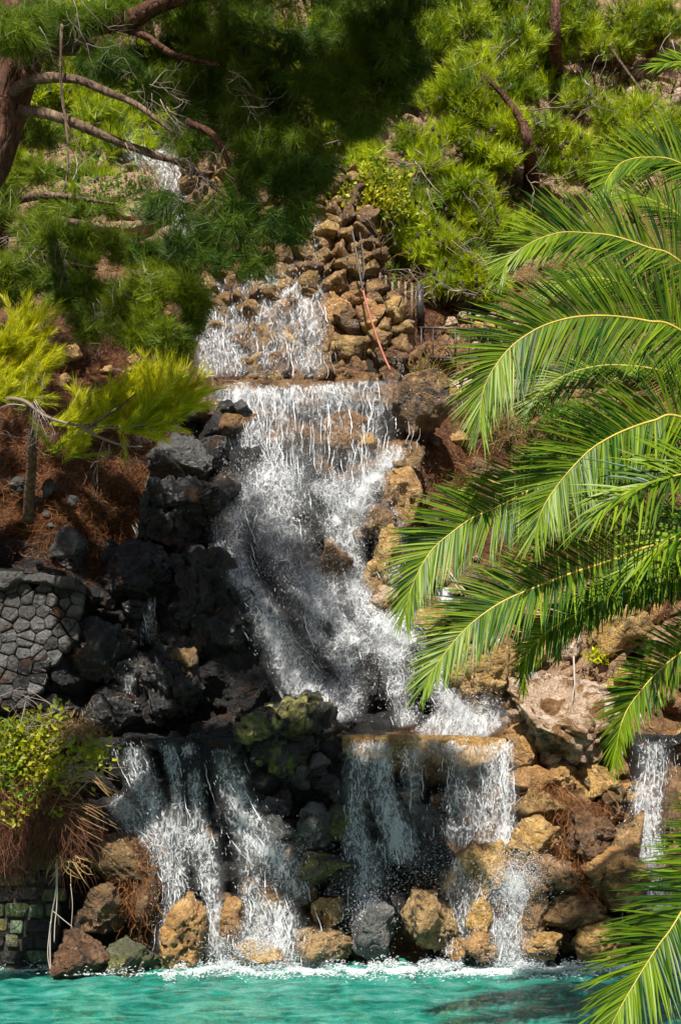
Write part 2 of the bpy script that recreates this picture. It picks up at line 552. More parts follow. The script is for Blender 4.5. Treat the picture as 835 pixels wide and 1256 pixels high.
MAT = {
    "terrain": terrain_mat(),
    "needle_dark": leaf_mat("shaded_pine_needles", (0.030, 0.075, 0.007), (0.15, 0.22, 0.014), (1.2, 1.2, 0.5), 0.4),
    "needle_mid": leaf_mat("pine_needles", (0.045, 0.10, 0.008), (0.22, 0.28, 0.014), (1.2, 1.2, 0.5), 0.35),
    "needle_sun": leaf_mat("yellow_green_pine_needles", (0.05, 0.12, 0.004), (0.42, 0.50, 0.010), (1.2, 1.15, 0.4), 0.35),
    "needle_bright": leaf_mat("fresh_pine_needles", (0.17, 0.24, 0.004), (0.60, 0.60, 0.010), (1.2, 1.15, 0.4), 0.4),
    "palm": leaf_mat("palm_leaflets", (0.007, 0.05, 0.002), (0.165, 0.245, 0.006), (1.1, 1.25, 0.4), 0.30, 0.42, 0.30),
    "leaf": leaf_mat("bush_leaves", (0.07, 0.15, 0.008), (0.42, 0.40, 0.02), (1.2, 1.2, 0.5), 0.4),
    "leaf_green": leaf_mat("shrub_leaves", (0.05, 0.13, 0.012), (0.17, 0.30, 0.03), (1.1, 1.2, 0.5), 0.4),
    "grassy": leaf_mat("dry_grass", (0.09, 0.085, 0.02), (0.33, 0.26, 0.08), (1.1, 1.1, 0.6), 0.3),
    "rachis": plain_mat("yellow_rachis", (0.33, 0.26, 0.045), (0.46, 0.36, 0.07), 0.45, 6),
    "bark": bark_mat("red_brown_bark", (0.022, 0.010, 0.007), (0.075, 0.033, 0.020), (0.17, 0.088, 0.058)),
    "bark_grey": bark_mat("grey_brown_bark", (0.035, 0.022, 0.015), (0.11, 0.072, 0.048), (0.24, 0.17, 0.12)),
    "twig": fibre_mat("dead_grey_twigs", (0.07, 0.05, 0.04), (0.17, 0.13, 0.105), (0.38, 0.32, 0.28), 0.0),
    "twig_brown": fibre_mat("dry_brown_twigs", (0.06, 0.03, 0.015), (0.20, 0.11, 0.045), (0.40, 0.26, 0.11), 0.1),
    "straw": fibre_mat("red_brown_pine_straw", (0.035, 0.012, 0.005), (0.15, 0.052, 0.016), (0.34, 0.17, 0.06), 0.2),
    "root": fibre_mat("hanging_roots", (0.03, 0.012, 0.007), (0.11, 0.04, 0.02), (0.24, 0.11, 0.055), 0.1),
    "foam": foam_mat(),
    "drop": foam_mat("water_drops", 0.1),
    "film": film_mat("falling_water", 1.0),
    "rapids": film_mat("foaming_water", 0.25),
    "pool": pool_mat(),
    "floor": floor_mat(),
    "mortar": plain_mat("dark_mortar", (0.025, 0.021, 0.018), (0.075, 0.062, 0.05), 0.9, 9),
    "ground": plain_mat("bank_soil", (0.12, 0.08, 0.045), (0.24, 0.17, 0.10), 0.9, 5),
    "iron": plain_mat("grey_painted_iron", (0.025, 0.024, 0.024), (0.07, 0.066, 0.062), 0.5, 20, 0.5, 0.4),
    "hose": plain_mat("faded_red_hose", (0.26, 0.07, 0.04), (0.38, 0.13, 0.08), 0.5, 10),
    "stake": plain_mat("weathered_stakes", (0.10, 0.07, 0.05), (0.22, 0.16, 0.11), 0.85, 15),
    "cone": plain_mat("pine_cones", (0.02, 0.014, 0.01), (0.06, 0.045, 0.03), 0.8, 30),
}


# ------------------------------------------------------------------ the hillside: a height field y = F(x, z)
PROFILE = {
    -350: [(1260, 13.2), (900, 13.4), (700, 14.6), (500, 16), (300, 18), (100, 21), (0, 23), (-250, 29)],
    0: [(1260, 13.6), (1010, 13.7), (990, 14.1), (840, 14.6), (705, 14.8), (695, 15.1), (600, 15.7), (500, 16.4), (400, 17.2), (300, 18.2), (200, 19.5), (100, 21.3), (0, 23), (-250, 29)],
    70: [(1260, 13.6), (1010, 13.8), (990, 14.2), (840, 14.7), (705, 14.9), (695, 15.1), (600, 15.7), (500, 16.4), (400, 17.2), (300, 18.2), (200, 19.5), (100, 21.3), (0, 23), (-250, 29)],
    150: [(1260, 13.9), (1050, 14.1), (914, 14.35), (904, 14.45), (900, 15.0), (800, 15.2), (700, 15.5), (600, 15.9), (500, 16.5), (400, 17.3), (300, 18.3), (200, 19.6), (100, 21.3), (0, 23), (-250, 29)],
    300: [(1260, 14.0), (1050, 14.3), (914, 14.55), (904, 14.6), (900, 15.0), (760, 15.3), (700, 15.6), (600, 16.3), (500, 17.0), (472, 17.2), (466, 17.9), (340, 18.5), (240, 19.1), (150, 20.2), (100, 21.2), (0, 23), (-250, 29)],
    420: [(1260, 14.1), (1050, 14.4), (914, 14.65), (906, 14.7), (902, 15.2), (880, 15.4), (800, 15.8), (700, 16.4), (600, 16.9), (500, 17.2), (482, 17.3), (474, 17.9), (340, 18.4), (240, 19), (220, 19.5), (100, 21.5), (0, 23.2), (-250, 29)],
    520: [(1260, 14.1), (1050, 14.4), (914, 14.65), (906, 14.7), (902, 15.2), (880, 15.5), (800, 16.0), (700, 16.6), (600, 17.2), (540, 17.5), (480, 18.0), (455, 18.2), (380, 18.7), (370, 19.2), (300, 20.2), (240, 21), (100, 22.6), (0, 24), (-250, 29)],
    620: [(1260, 14.1), (1050, 14.25), (940, 14.5), (900, 15.1), (840, 15.6), (760, 16.4), (700, 17.0), (600, 17.9), (500, 18.6), (400, 19.5), (300, 20.6), (240, 21.3), (100, 23), (0, 24.2), (-250, 29)],
    720: [(1260, 14.1), (1050, 14.35), (950, 14.6), (930, 15.0), (830, 15.5), (760, 16.4), (700, 17), (640, 17.8), (560, 18.4), (500, 18.8), (400, 19.6), (300, 20.8), (200, 22), (100, 23), (0, 24.2), (-250, 29)],
    835: [(1260, 14.1), (1050, 14.35), (912, 14.6), (904, 15.1), (830, 15.6), (760, 16.4), (700, 17), (640, 17.8), (560, 18.4), (500, 18.8), (400, 19.6), (300, 20.8), (200, 22), (100, 23), (0, 24.2), (-250, 29)],
    1250: [(1260, 13.6), (1050, 14.2), (900, 14.8), (700, 16.5), (500, 18.4), (300, 20.8), (100, 23), (0, 24.2), (-250, 29)],
}
GX = np.concatenate([np.linspace(-16, -5.6, 40, endpoint=False), np.arange(-5.6, 6.6, 0.045), np.linspace(6.6, 16, 40)])
GZ = np.concatenate([np.linspace(-1.6, -0.4, 12, endpoint=False), np.arange(-0.4, 12.0, 0.045), np.arange(12.0, 18.6, 0.07), np.linspace(18.7, 30, 60)])


def base_profile():
    cols = []
    for px, rows in PROFILE.items():
        r = np.array(rows, float)
        z = CZ + (HY - r[:, 0]) / F_PX * r[:, 1]
        z2 = np.concatenate([[-2.0], z, [z[-1] + 12]])
        y2 = np.concatenate([[r[0, 1] - 0.15], r[:, 1], [r[-1, 1] + 8]])
        cols.append((px, np.interp(GZ, z2, y2)))
    Y = np.empty((len(GZ), len(GX)))
    for i in range(len(GZ)):
        xs = np.array([(px - CX) / F_PX * c[i] for px, c in cols])
        ys = np.array([c[i] for px, c in cols])
        Y[i] = np.interp(GX, xs, ys)
    k = np.exp(-0.5 * (np.arange(-7, 8) / 3.0) ** 2)
    k /= k.sum()
    pad = np.pad(Y, ((0, 0), (7, 7)), mode='edge')
    return sum(pad[:, j:j + Y.shape[1]] * k[j] for j in range(15))


F0 = base_profile()
XX, ZZ = np.meshgrid(GX, GZ)
PXg, PYg = pix(np.stack([XX, F0, ZZ], -1))


def blob(px, py, cx, cy, rx, ry, soft=1.0):
    d = np.sqrt(((px - cx) / rx) ** 2 + ((py - cy) / ry) ** 2)
    return 1 - sstep(1 - 0.5 * soft, 1 + 0.5 * soft, d)


def region(px, py, blobs):
    f = np.zeros(np.shape(px))
    for b in blobs:
        f = np.maximum(f, blob(px, py, *b))
    return f


DARK = [(270, 760, 190, 160), (160, 800, 150, 150), (330, 900, 130, 120), (300, 620, 130, 90), (240, 1010, 170, 130), (440, 1010, 110, 110), (400, 720, 110, 150), (470, 840, 80, 60),  # wet black rock zones; their black also paints in shade on the cliff
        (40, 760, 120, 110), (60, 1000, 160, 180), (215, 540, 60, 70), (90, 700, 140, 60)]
STRAW = [(60, 560, 150, 130), (150, 620, 110, 80), (90, 450, 160, 70), (560, 560, 70, 80), (640, 640, 80, 60), (520, 380, 90, 40), (700, 660, 130, 50), (780, 740, 60, 30), (250, 420, 60, 60)]
PALE = [(600, 250, 120, 80), (780, 90, 120, 90), (700, 170, 120, 80), (450, 40, 300, 120), (740, 760, 90, 50), (690, 860, 80, 60), (150, 150, 260, 160)]


def rocky(p):
    """How far the rock stands out of the smooth slope, in metres."""
    w = p + (fbm(p * 1.3, 3, seed=5)[..., None] - 0.5) * 0.9
    f1, f2, cid = voronoi(w * np.array([1.05, 1.05, 1.35]), 3)
    bulge = np.sqrt(np.clip(1.05 - f1 * f1, 0, 1)) * sstep(0.0, 0.28, f2 - f1) * (0.5 + cid)
    g1, g2, gid = voronoi(w * np.array([2.7, 2.7, 3.4]) + 31, 8)
    small = np.sqrt(np.clip(1.05 - g1 * g1, 0, 1)) * sstep(0.0, 0.3, g2 - g1) * (0.4 + gid)
    return bulge, small, ridged(p * 1.7, 5, 21), fbm(p * 6.0, 4, seed=44)


pb = np.stack([XX, F0, ZZ], -1)
bulge, small, ridge, fine = rocky(pb)
soil = np.clip(region(PXg, PYg, STRAW) + sstep(420, 330, PYg) * 0.6, 0, 1)
falls = region(PXg, PYg, [(390, 690, 110, 190), (500, 820, 110, 110), (360, 540, 90, 80)])
amp = 1 - 0.55 * soil - 0.25 * falls
D = (0.34 * bulge + 0.13 * small + 0.20 * ridge + 0.10 * (fine - 0.5)) * amp + 0.2 * (fbm(pb * 0.7, 3, seed=2) - 0.5)
far = sstep(14, 22, ZZ)
FH = F0 - (D - 0.28) * (1 - 0.3 * far)
# a set-back behind the dark overhanging slab, and smooth wet slabs in the main cascade
slab = blob(PXg, PYg, 305, 775, 62, 90, 0.7)
FH = FH - slab * 0.35 + slab * (D - 0.28) * 0.75

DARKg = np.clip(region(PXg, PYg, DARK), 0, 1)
V = np.stack([XX, FH, ZZ], -1).reshape(-1, 3)
nz, nx = len(GZ), len(GX)
ii = np.arange(nz - 1)[:, None] * nx + np.arange(nx - 1)[None]
quads = np.stack([ii, ii + 1, ii + nx + 1, ii + nx], -1).reshape(-1, 4)
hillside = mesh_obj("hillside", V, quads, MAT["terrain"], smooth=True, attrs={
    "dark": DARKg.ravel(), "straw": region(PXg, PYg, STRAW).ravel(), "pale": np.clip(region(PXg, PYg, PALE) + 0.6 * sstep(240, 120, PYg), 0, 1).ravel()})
tag(hillside, kind="structure")


def FY(x, z):
    x = np.clip(x, GX[0], GX[-1] - 1e-6)
    z = np.clip(z, GZ[0], GZ[-1] - 1e-6)
    i = np.clip(np.searchsorted(GX, x, side='right') - 1, 0, nx - 2)
    j = np.clip(np.searchsorted(GZ, z, side='right') - 1, 0, nz - 2)
    u = (x - GX[i]) / (GX[i + 1] - GX[i])
    v = (z - GZ[j]) / (GZ[j + 1] - GZ[j])
    return (FH[j, i] * (1 - u) + FH[j, i + 1] * u) * (1 - v) + (FH[j + 1, i] * (1 - u) + FH[j + 1, i + 1] * u) * v


def surf(px, py):
    """Distance Y at which the sight line through (px, py) meets the hillside."""
    px = np.asarray(px, float)
    py = np.asarray(py, float)
    sh = np.broadcast(px, py).shape
    px = np.broadcast_to(px, sh).ravel()
    py = np.broadcast_to(py, sh).ravel()
    a, b = (px - CX) / F_PX, (HY - py) / F_PX
    hit = np.full(len(px), np.nan)
    prev = np.full(len(px), 11.5)
    for Y in np.arange(11.6, 34, 0.08):
        m = np.isnan(hit)
        if not m.any():
            break
        inside = FY(a[m] * Y, CZ + b[m] * Y) <= Y
        idx = np.nonzero(m)[0][inside]
        hit[idx] = Y
    hit = np.where(np.isnan(hit), 34.0, hit)
    lo, hi = hit - 0.08, hit
    for _ in range(6):
        mid = (lo + hi) / 2
        ins = FY(a * mid, CZ + b * mid) <= mid
        hi = np.where(ins, mid, hi)
        lo = np.where(ins, lo, mid)
    return hi.reshape(sh)


def smooth_surf(px, py, r=10):
    return np.min([surf(np.asarray(px) + dx, np.asarray(py) + dy) for dx, dy in ((0, 0), (r, 0), (-r, 0), (0, r), (0, -r))], axis=0)


# pool: floor, water, banks
def sheet(name, x0, x1, y0, y1, z, mat, kind, step=None):
    if step is None:
        return tag(mesh_obj(name, [[x0, y0, z], [x1, y0, z], [x1, y1, z], [x0, y1, z]], [[0, 1, 2, 3]], mat), kind=kind)


sheet("pool_floor", -13, 13, -1.0, 16, -1.05, MAT["floor"], "structure")
sheet("ground", -90, 90, -90, 40, -1.3, MAT["ground"], "structure")
wx = np.concatenate([np.linspace(-12, -5, 60, endpoint=False), np.linspace(-5, 5, 360, endpoint=False), np.linspace(5, 12, 60)])
wy = np.concatenate([np.linspace(-0.9, 9, 40, endpoint=False), np.linspace(9, 15.6, 230)])
WX, WY = np.meshgrid(wx, wy)
q3 = np.stack([WX * 1.3, WY * 2.2, 0 * WX], -1)
churn = np.exp(-np.clip(13.9 - WY, 0, 9) / 1.3)
WZ = 0.075 * (fbm(q3 + 0.6 * fbm(q3 * 0.7, 2, seed=3)[..., None], 3, seed=71) - 0.5) * (1 + churn) + 0.06 * (fbm(q3 * 3.3, 3, seed=12) - 0.5) * (0.6 + 1.4 * churn)
ii = np.arange(len(wy) - 1)[:, None] * len(wx) + np.arange(len(wx) - 1)[None]
water = mesh_obj("water", np.stack([WX, WY, WZ + 0.09], -1).reshape(-1, 3), np.stack([ii, ii + 1, ii + len(wx) + 1, ii + len(wx)], -1).reshape(-1, 4), MAT["pool"], smooth=True)
tag(water, kind="structure")


def bank(name, outline, z, bottom):
    """A flat-topped bank with vertical sides."""
    o = np.array(outline, float)
    n = len(o)
    v = np.vstack([np.c_[o, np.full(n, z)], np.c_[o, np.full(n, bottom)]])
    me = bpy.data.meshes.new(name)
    me.from_pydata(v.tolist(), [], [list(range(n))] + [[i, i + n, (i + 1) % n + n, (i + 1) % n] for i in range(n)])
    me.materials.append(MAT["ground"])
    ob = bpy.data.objects.new(name, me)
    COL.objects.link(ob)
    return tag(ob, kind="structure")


bank("terrace", [(-14, -40), (14, -40), (14, -0.9), (-14, -0.9)], 0.35, -1.29)
bank("right_bank", [(3.0, -0.88), (14, -0.88), (14, 15.5), (4.6, 15.5), (4.4, 12.5), (3.9, 10), (3.0, 8.8)], 0.4, -1.28)
bank("left_bank", [(-14, -0.86), (-4.2, -0.86), (-4.0, 8), (-4.2, 12), (-4.6, 14.5), (-14, 14.5)], 0.4, -1.27)


# ------------------------------------------------------------------ rocks
import bmesh


def ico(sub):
    bm = bmesh.new()
    bmesh.ops.create_icosphere(bm, subdivisions=sub, radius=1.0)
    v = np.array([x.co[:] for x in bm.verts])
    f = np.array([[w.index for w in x.verts] for x in bm.faces])
    bm.free()
    return v, f


ICO = {k: ico(k) for k in (2, 3, 4, 5)}


def rock_shape(seed, sub=4, cuts=12, rough=0.16, round_=0.5):
    """Unit rock: a ball broken by random planes, stepped and roughened, scaled to fill -1..1 on every axis."""
    r = np.random.default_rng(seed)
    v, f = ICO[sub]
    v = v.copy()
    d0 = v.copy()
    for _ in range(cuts):
        n = nrm(r.normal(size=3))
        h = r.uniform(0.36, 0.8)
        d = v @ n
        v = v - np.clip(d - h, 0, None)[:, None] * n * r.uniform(0.85, 1.0)
    q = v * 1.25 + seed * 3.7
    w = q + (fbm(q * 1.5, 3, seed=seed + 2)[:, None] - 0.5) * 0.8
    dsp = (fbm(q, 3, seed=seed) - 0.5) * rough * 2.2
    if sub >= 3:
        f1, f2, cid = voronoi(w * 1.7, seed)
        dsp += (cid - 0.5) * rough * 0.85 - rough * 0.5 * sstep(0.10, 0.0, f2 - f1)
        dsp += (ridged(q * 2.0, 4, seed + 5) - 0.62) * rough * 1.3
    if sub >= 4:
        g1, g2, gid = voronoi(w * 4.5, seed + 9)
        dsp += (gid - 0.5) * rough * 0.30
        dsp += (ridged(q * 6.5, 3, seed + 15) - 0.6) * rough * 0.45
    v = v + d0 * dsp[:, None]
    lo, hi = v.min(0), v.max(0)
    return (v - (lo + hi) / 2) / ((hi - lo) / 2), f


ROCK_ME = {}


def rock_mesh(var, style, sub=4, cuts=12, rough=0.16):
    k = (var, style, sub, cuts, rough)
    if k not in ROCK_ME:
        v, f = rock_shape(100 + var, sub, cuts, rough)
        o = mesh_obj("boulder", v, f, ROCK[style], smooth=True)
        ROCK_ME[k] = o.data
        bpy.data.objects.remove(o)
    return ROCK_ME[k]


def put_rock(name, px, py, w, h, style, var, rot=0.0, Y=None, sub=4, depth=None, sink=0.25, cuts=12, parent=None, spin=None, rough=0.16):
    """A rock whose outline in the photograph is about w x h pixels round (px, py)."""
    dep = depth if depth else 0.62 * (w + h) / 2
    if Y is None:
        Y = float(np.median(surf(np.array([px, px - w * .25, px + w * .25, px, px]), np.array([py, py, py, py - h * .25, py + h * .25]))))
    s = Y / F_PX
    yc = Y - dep * s * (0.5 - sink)
    c = P(px, py, yc)
    o = bpy.data.objects.new(name, rock_mesh(var, style, sub, cuts, rough))
    COL.objects.link(o)
    sc = np.array([w / 2, dep, h / 2]) * s * 1.06
    Mx = Matrix.Translation(Vector(c)) @ Matrix.Rotation(math.radians(-rot), 4, 'Y') @ Matrix.Diagonal((*[float(x) for x in sc], 1.0)) @ Matrix.Rotation(spin if spin is not None else (var % 2) * math.pi, 4, 'Z')
    o.matrix_world = Mx
    if parent is not None:
        o.parent = parent
        o.matrix_parent_inverse = Matrix.Translation(-Vector(parent.location))
    return o


GB = "boulders on the waterfall bank"
# px, py, w, h, rot, style, shape, Y (None: on the slope), label
BOULDERS = [
    (122, 1113, 64, 60, 0, "brown", 0, 13.55, "round pitted dark brown boulder perched on top of the waterline boulders below the dry bush"),
    (100, 1174, 72, 68, 0, "brown", 1, 13.3, "round red-brown boulder half in the pool, beside the green mossy wall"),
    (164, 1178, 80, 58, 0, "moss", 2, 13.45, "squarish mossy boulder at the waterline, just right of the round red-brown one"),
    (148, 1055, 84, 62, -25, "brown", 3, 13.9, "dark brown boulder jutting out over the waterline boulders, under the bush"),
    (180, 1100, 36, 76, 0, "brown", 4, 13.75, "narrow upright brown rock streaked with roots beside the lower left fall"),
    (228, 1144, 54, 96, -8, "gold", 5, 13.7, "tall upright golden rock standing in the pool, splashed by the lower left fall"),
    (285, 1132, 38, 64, 6, "gold", 6, 13.75, "short upright golden stone between the strands of the lower left fall"),
    (316, 1170, 74, 36, 5, "gold", 7, 13.6, "low flat golden rock at the waterline under the white splash of the left fall"),
    (396, 1160, 76, 48, 12, "tan", 8, 13.65, "tan-brown sloping boulder at the waterline, right end of the left fall's splash"),
    (340, 1102, 52, 42, 10, "brown", 9, 13.95, "golden-brown rock with water running over its top, at the foot of the left fall"),
    (402, 1120, 40, 42, 0, "gold", 10, 13.9, "small golden rock sitting on the tan-brown sloping boulder"),
    (374, 1094, 38, 32, -20, "brown", 11, 14.1, "small brown rock under the smooth greenish oval boulder"),
    (338, 990, 38, 26, 0, "grey", 12, 14.25, "small smooth grey stone in the black wall below the yellow-streaked boulder"),
    (334, 1018, 58, 40, 5, "grey", 13, 14.2, "wet grey boulder with a golden stain on its right end, in the black wall"),
    (380, 1014, 64, 56, 15, "grey", 0, 14.15, "large angular wet grey boulder in the middle of the black wall between the falls"),
    (397, 1063, 70, 42, 6, "moss", 1, 14.0, "smooth greenish oval boulder below the black wall between the two lower falls"),
    (355, 1046, 28, 30, 0, "brown", 2, 14.2, "small rusty brown stone wedged left of the smooth greenish oval boulder"),
    (404, 962, 28, 26, 0, "grey", 3, 14.3, "small pale grey stone just left of the centre-left fall, upper of two"),
    (414, 976, 22, 22, 0, "grey", 4, 14.25, "small light grey stone just left of the centre-left fall, lower of two"),
    (416, 1008, 36, 46, 10, "moss", 5, 14.2, "upright mossy stone touching the left edge of the centre-left fall"),
    (420, 1082, 44, 60, -10, "dark", 6, 14.05, "black wet boulder behind the spray left of the centre-left fall's foot"),
    (356, 902, 130, 104, 6, "streak", 14, 14.55, "big black boulder with greenish-yellow streaks under its dark flat top, beside the cascade"),
    (202, 842, 80, 90, 10, "dark", 21, 14.95, "grey and rusty boulder standing under the thin trickle, with a round knob on top"),
    (226, 812, 36, 34, 0, "brown", 10, 14.55, "round pitted knob of rock on the upper right corner of the grey and rusty boulder"),
    (222, 566, 76, 68, 0, "grey", 16, 16.2, "rounded dark grey pitted boulder below the bright pine bough"),
    (232, 626, 112, 70, 25, "dark", 17, 15.9, "long slanting black slab below the rounded grey pitted boulder, left of the cascade"),
    (284, 604, 34, 40, 0, "grey", 7, 16.3, "small dark boulder at the left edge of the cascade above the black cliff"),
    (254, 506, 44, 40, 0, "brown", 8, 16.9, "brown rock at the left end of the upper waterfall's ledge"),
    (262, 556, 34, 34, 0, "dark", 9, 16.6, "small black rock between the grey pitted boulder and the upper curtain of water"),
    (170, 700, 66, 60, 0, "dark", 18, 15.5, "black crumbly boulder right beside the thin trickle on the shaded bank"),
    (85, 672, 46, 44, 15, "wallgrey", 11, 15.3, "pale grey pointed rock leaning above the coping of the grey stone wall"),
    (28, 596, 30, 20, 0, "wallgrey", 12, 15.6, "small pale grey stone lying in the brown pine straw, larger of three"),
    (62, 600, 24, 24, 0, "wallgrey", 13, 15.6, "bluish grey stone lying in the brown pine straw, beside two paler ones"),
    (48, 616, 20, 16, 0, "wallgrey", 1, 15.6, "smallest of the three grey stones in the brown pine straw"),
    (130, 800, 84, 64, 0, "dark", 2, 15.1, "black boulder in deep shade left of the grey and rusty boulder"),
    (140, 872, 60, 54, 0, "dark", 3, 14.9, "black boulder just above the bush's dry brown twigs"),
    (265, 905, 60, 50, 0, "dark", 4, 14.9, "black rock behind the lip of the lower left fall"),
    (262, 740, 76, 92, 10, "dark", 19, 15.4, "black upright boulder with rusty patches right of the thin trickle"),
    (312, 780, 120, 150, 28, "dark", 20, 15.5, "huge smooth black boulder bordering the left side of the white cascade"),
    (458, 1142, 56, 72, 0, "grey", 6, 13.7, "dark grey boulder at the waterline in the spray of the centre-left fall"),
    (492, 1116, 28, 44, 10, "dark", 7, 13.75, "small dark upright rock behind the pitted tan boulder, left of it"),
    (528, 1130, 72, 70, -15, "tan", 8, 13.55, "large tan boulder with dark holes between the two centre falls"),
    (553, 1083, 32, 42, 0, "gold", 9, 13.95, "golden rock above the large tan holed boulder"),
    (590, 1068, 52, 66, 0, "gold", 10, 13.95, "wet golden boulder under the falling strands of the centre-right fall"),
    (586, 1124, 32, 42, 0, "gold", 11, 13.7, "squarish golden rock in the splash right of the large tan holed boulder"),
    (592, 1160, 40, 34, 0, "gold", 12, 13.45, "rounded golden rock standing in the pool foam below the centre-right fall"),
    (560, 1162, 34, 28, 0, "gold", 13, 13.5, "small low golden rock in the pool foam right of the tan holed boulder"),
    (650, 1122, 42, 62, 0, "tan", 0, 13.7, "upright golden-brown rock right of the bright splash"),
    (622, 1120, 36, 56, 0, "brown", 14, 13.85, "brown rock hidden in the bright splash of the centre-right fall"),
    (668, 988, 72, 44, -8, "rubble", 1, 14.2, "broad golden rock topped with roots, right of the centre-right fall"),
    (656, 1034, 70, 58, -12, "gold", 2, 14.05, "golden-brown boulder below the broad root-topped rock"),
    (662, 1074, 82, 50, -14, "tan", 21, 13.8, "large smooth golden boulder slanting down to the bright splash"),
    (726, 1024, 64, 62, -10, "brown", 22, 13.95, "big brown boulder with a dark front face in the middle of the sunny rocks"),
    (742, 1078, 84, 64, 10, "gold", 23, 13.8, "largest golden boulder of the sunny rocks, below the dark-faced brown one"),
    (701, 1117, 66, 40, 0, "rubble", 3, 13.6, "golden flat rock with a straw-covered right end near the waterline"),
    (768, 1036, 38, 72, -5, "tan", 4, 13.95, "tall pale brown rock left of the right-hand fall"),
    (736, 1150, 66, 50, 0, "gold", 5, 13.6, "brown-gold boulder at the waterline beneath the largest golden boulder"),
    (664, 1160, 46, 32, 0, "gold", 6, 13.5, "small golden rock at the waterline, left end of the sunny rocks"),
    (690, 1150, 24, 28, 0, "brown", 7, 13.65, "small brown stone filling the gap between the waterline rocks"),
    (793, 1140, 46, 60, 0, "brown", 8, 13.7, "brown rock at the waterline behind the lowest palm frond"),
    (683, 886, 138, 126, -18, "pale", 24, 14.85, "big pale pinkish boulder below the palm fronds with a small green plant on it"),
    (640, 915, 44, 56, 0, "gold", 9, 14.55, "golden lump of rock at the lower left corner of the big pale boulder"),
    (716, 926, 40, 36, 0, "pale", 10, 14.5, "small pinkish rock at the lower right corner of the big pale boulder"),
    (648, 956, 54, 30, -5, "gold", 11, 14.35, "orange-brown flat rock directly under the big pale boulder"),
    (690, 952, 44, 28, 0, "gold", 12, 14.35, "yellowish rounded rock directly under the big pale boulder, second from the left"),
    (727, 958, 46, 36, 0, "gold", 13, 14.3, "yellow-orange rock under the tip of the hanging palm frond"),
    (752, 985, 34, 42, 0, "brown", 14, 14.25, "brown rock beside the top of the right-hand fall"),
    (700, 985, 40, 32, 0, "brown", 15, 14.3, "dark brown root-covered rock right of the broad golden rock"),
    (828, 1000, 44, 110, 0, "brown", 16, 14.2, "tall brown rock face right of the right-hand fall, upper one"),
    (826, 1075, 44, 80, 0, "gold", 17, 14.0, "reddish gold rock right of the right-hand fall, lower one"),
    (590, 832, 84, 86, 15, "gold", 25, 15.5, "water-worn golden boulder left of the big pale one, above the ledge"),
    (698, 790, 30, 50, 0, "pale", 18, 15.7, "small pitted grey-pink rock standing above the big pale boulder"),
    (760, 780, 70, 60, -10, "gold", 19, 15.8, "brown rock with a dark hollow under it, right of the pitted grey-pink rock"),
    (772, 742, 66, 36, 0, "pale", 20, 16.2, "pale pink rock lying among dry roots behind the palm"),
    (655, 800, 40, 40, 0, "gold", 21, 15.7, "golden rock beside the thin right trickle"),
    (648, 740, 50, 46, 0, "gold", 22, 16.3, "crumbly golden rock under the two pale sticks"),
    (488, 612, 56, 80, 0, "gold", 23, 16.9, "golden rounded rock on the right edge of the cascade's top"),
    (496, 568, 52, 62, 10, "brown", 24, 17.1, "brown rock beside the jet of water at the right end of the upper curtain"),
    (516, 508, 70, 62, 0, "brown", 25, 17.3, "overhanging grey-brown rock right of the upper curtain of water"),
    (470, 690, 54, 80, 0, "gold", 0, 16.3, "wet golden rock in the right half of the cascade"),
    (412, 690, 42, 60, 0, "brown", 1, 16.2, "wet orange-brown rock showing through the middle of the cascade"),
    (474, 738, 46, 36, 0, "pale", 2, 16.0, "pale flat rock at the right edge of the cascade, below the wet golden rock"),
    (464, 640, 42, 44, 0, "brown", 3, 16.5, "brown wet rock splitting the two upper streams of the cascade"),
    (530, 762, 50, 44, 0, "gold", 4, 16.0, "wet golden rock behind the tip of the longest palm frond"),
    (385, 790, 60, 70, 25, "dark", 5, 15.85, "black wet hump dividing the lower cascade, upper one"),
    (448, 836, 50, 66, -10, "dark", 6, 15.75, "black wet hump dividing the lower cascade, lower one"),
    (510, 830, 66, 66, 0, "dark", 7, 15.8, "black rock behind the lowest stream of the cascade, above the ledge"),
    (538, 640, 40, 34, 0, "brown", 8, 16.9, "brown rock among dry straw above the longest palm frond"),
    (545, 700, 36, 40, 0, "gold", 9, 16.5, "small golden rock by the two pale sticks"),
    (516, 1000, 34, 28, 0, "grey", 10, 14.2, "wet grey stone in the dark gap between the centre falls, upper one"),
    (528, 1052, 54, 52, 0, "dark", 11, 14.05, "large black boulder in the dark gap between the centre falls"),
    (532, 1012, 40, 40, 0, "grey", 12, 14.2, "rounded dark grey stone in the dark gap between the centre falls, lower one"),
    (486, 1000, 34, 44, 0, "grey", 13, 14.2, "wet grey-green stone behind the centre-left fall"),
    (504, 978, 28, 22, 0, "brown", 14, 14.25, "small brown stone just under the ledge block"),
    (540, 984, 30, 24, 0, "brown", 15, 14.25, "golden-brown small stone just under the ledge block's right end"),
]
for px, py, w, h, rot, style, var, Y, label in BOULDERS:
    if px > 560 and py > 930:
        w, h = w * 1.14, h * 1.14
    elif style == "dark" and px < 275:
        w, h = w * 1.2, h * 1.2
    o = put_rock("boulder", px, py, w, h, style, var, rot, Y, sub=5 if w * h > 4500 else 4, cuts=14 if var % 3 else 9, rough=0.24 if w * h > 9000 else 0.16)
    tag(o, label, "boulder", GB)

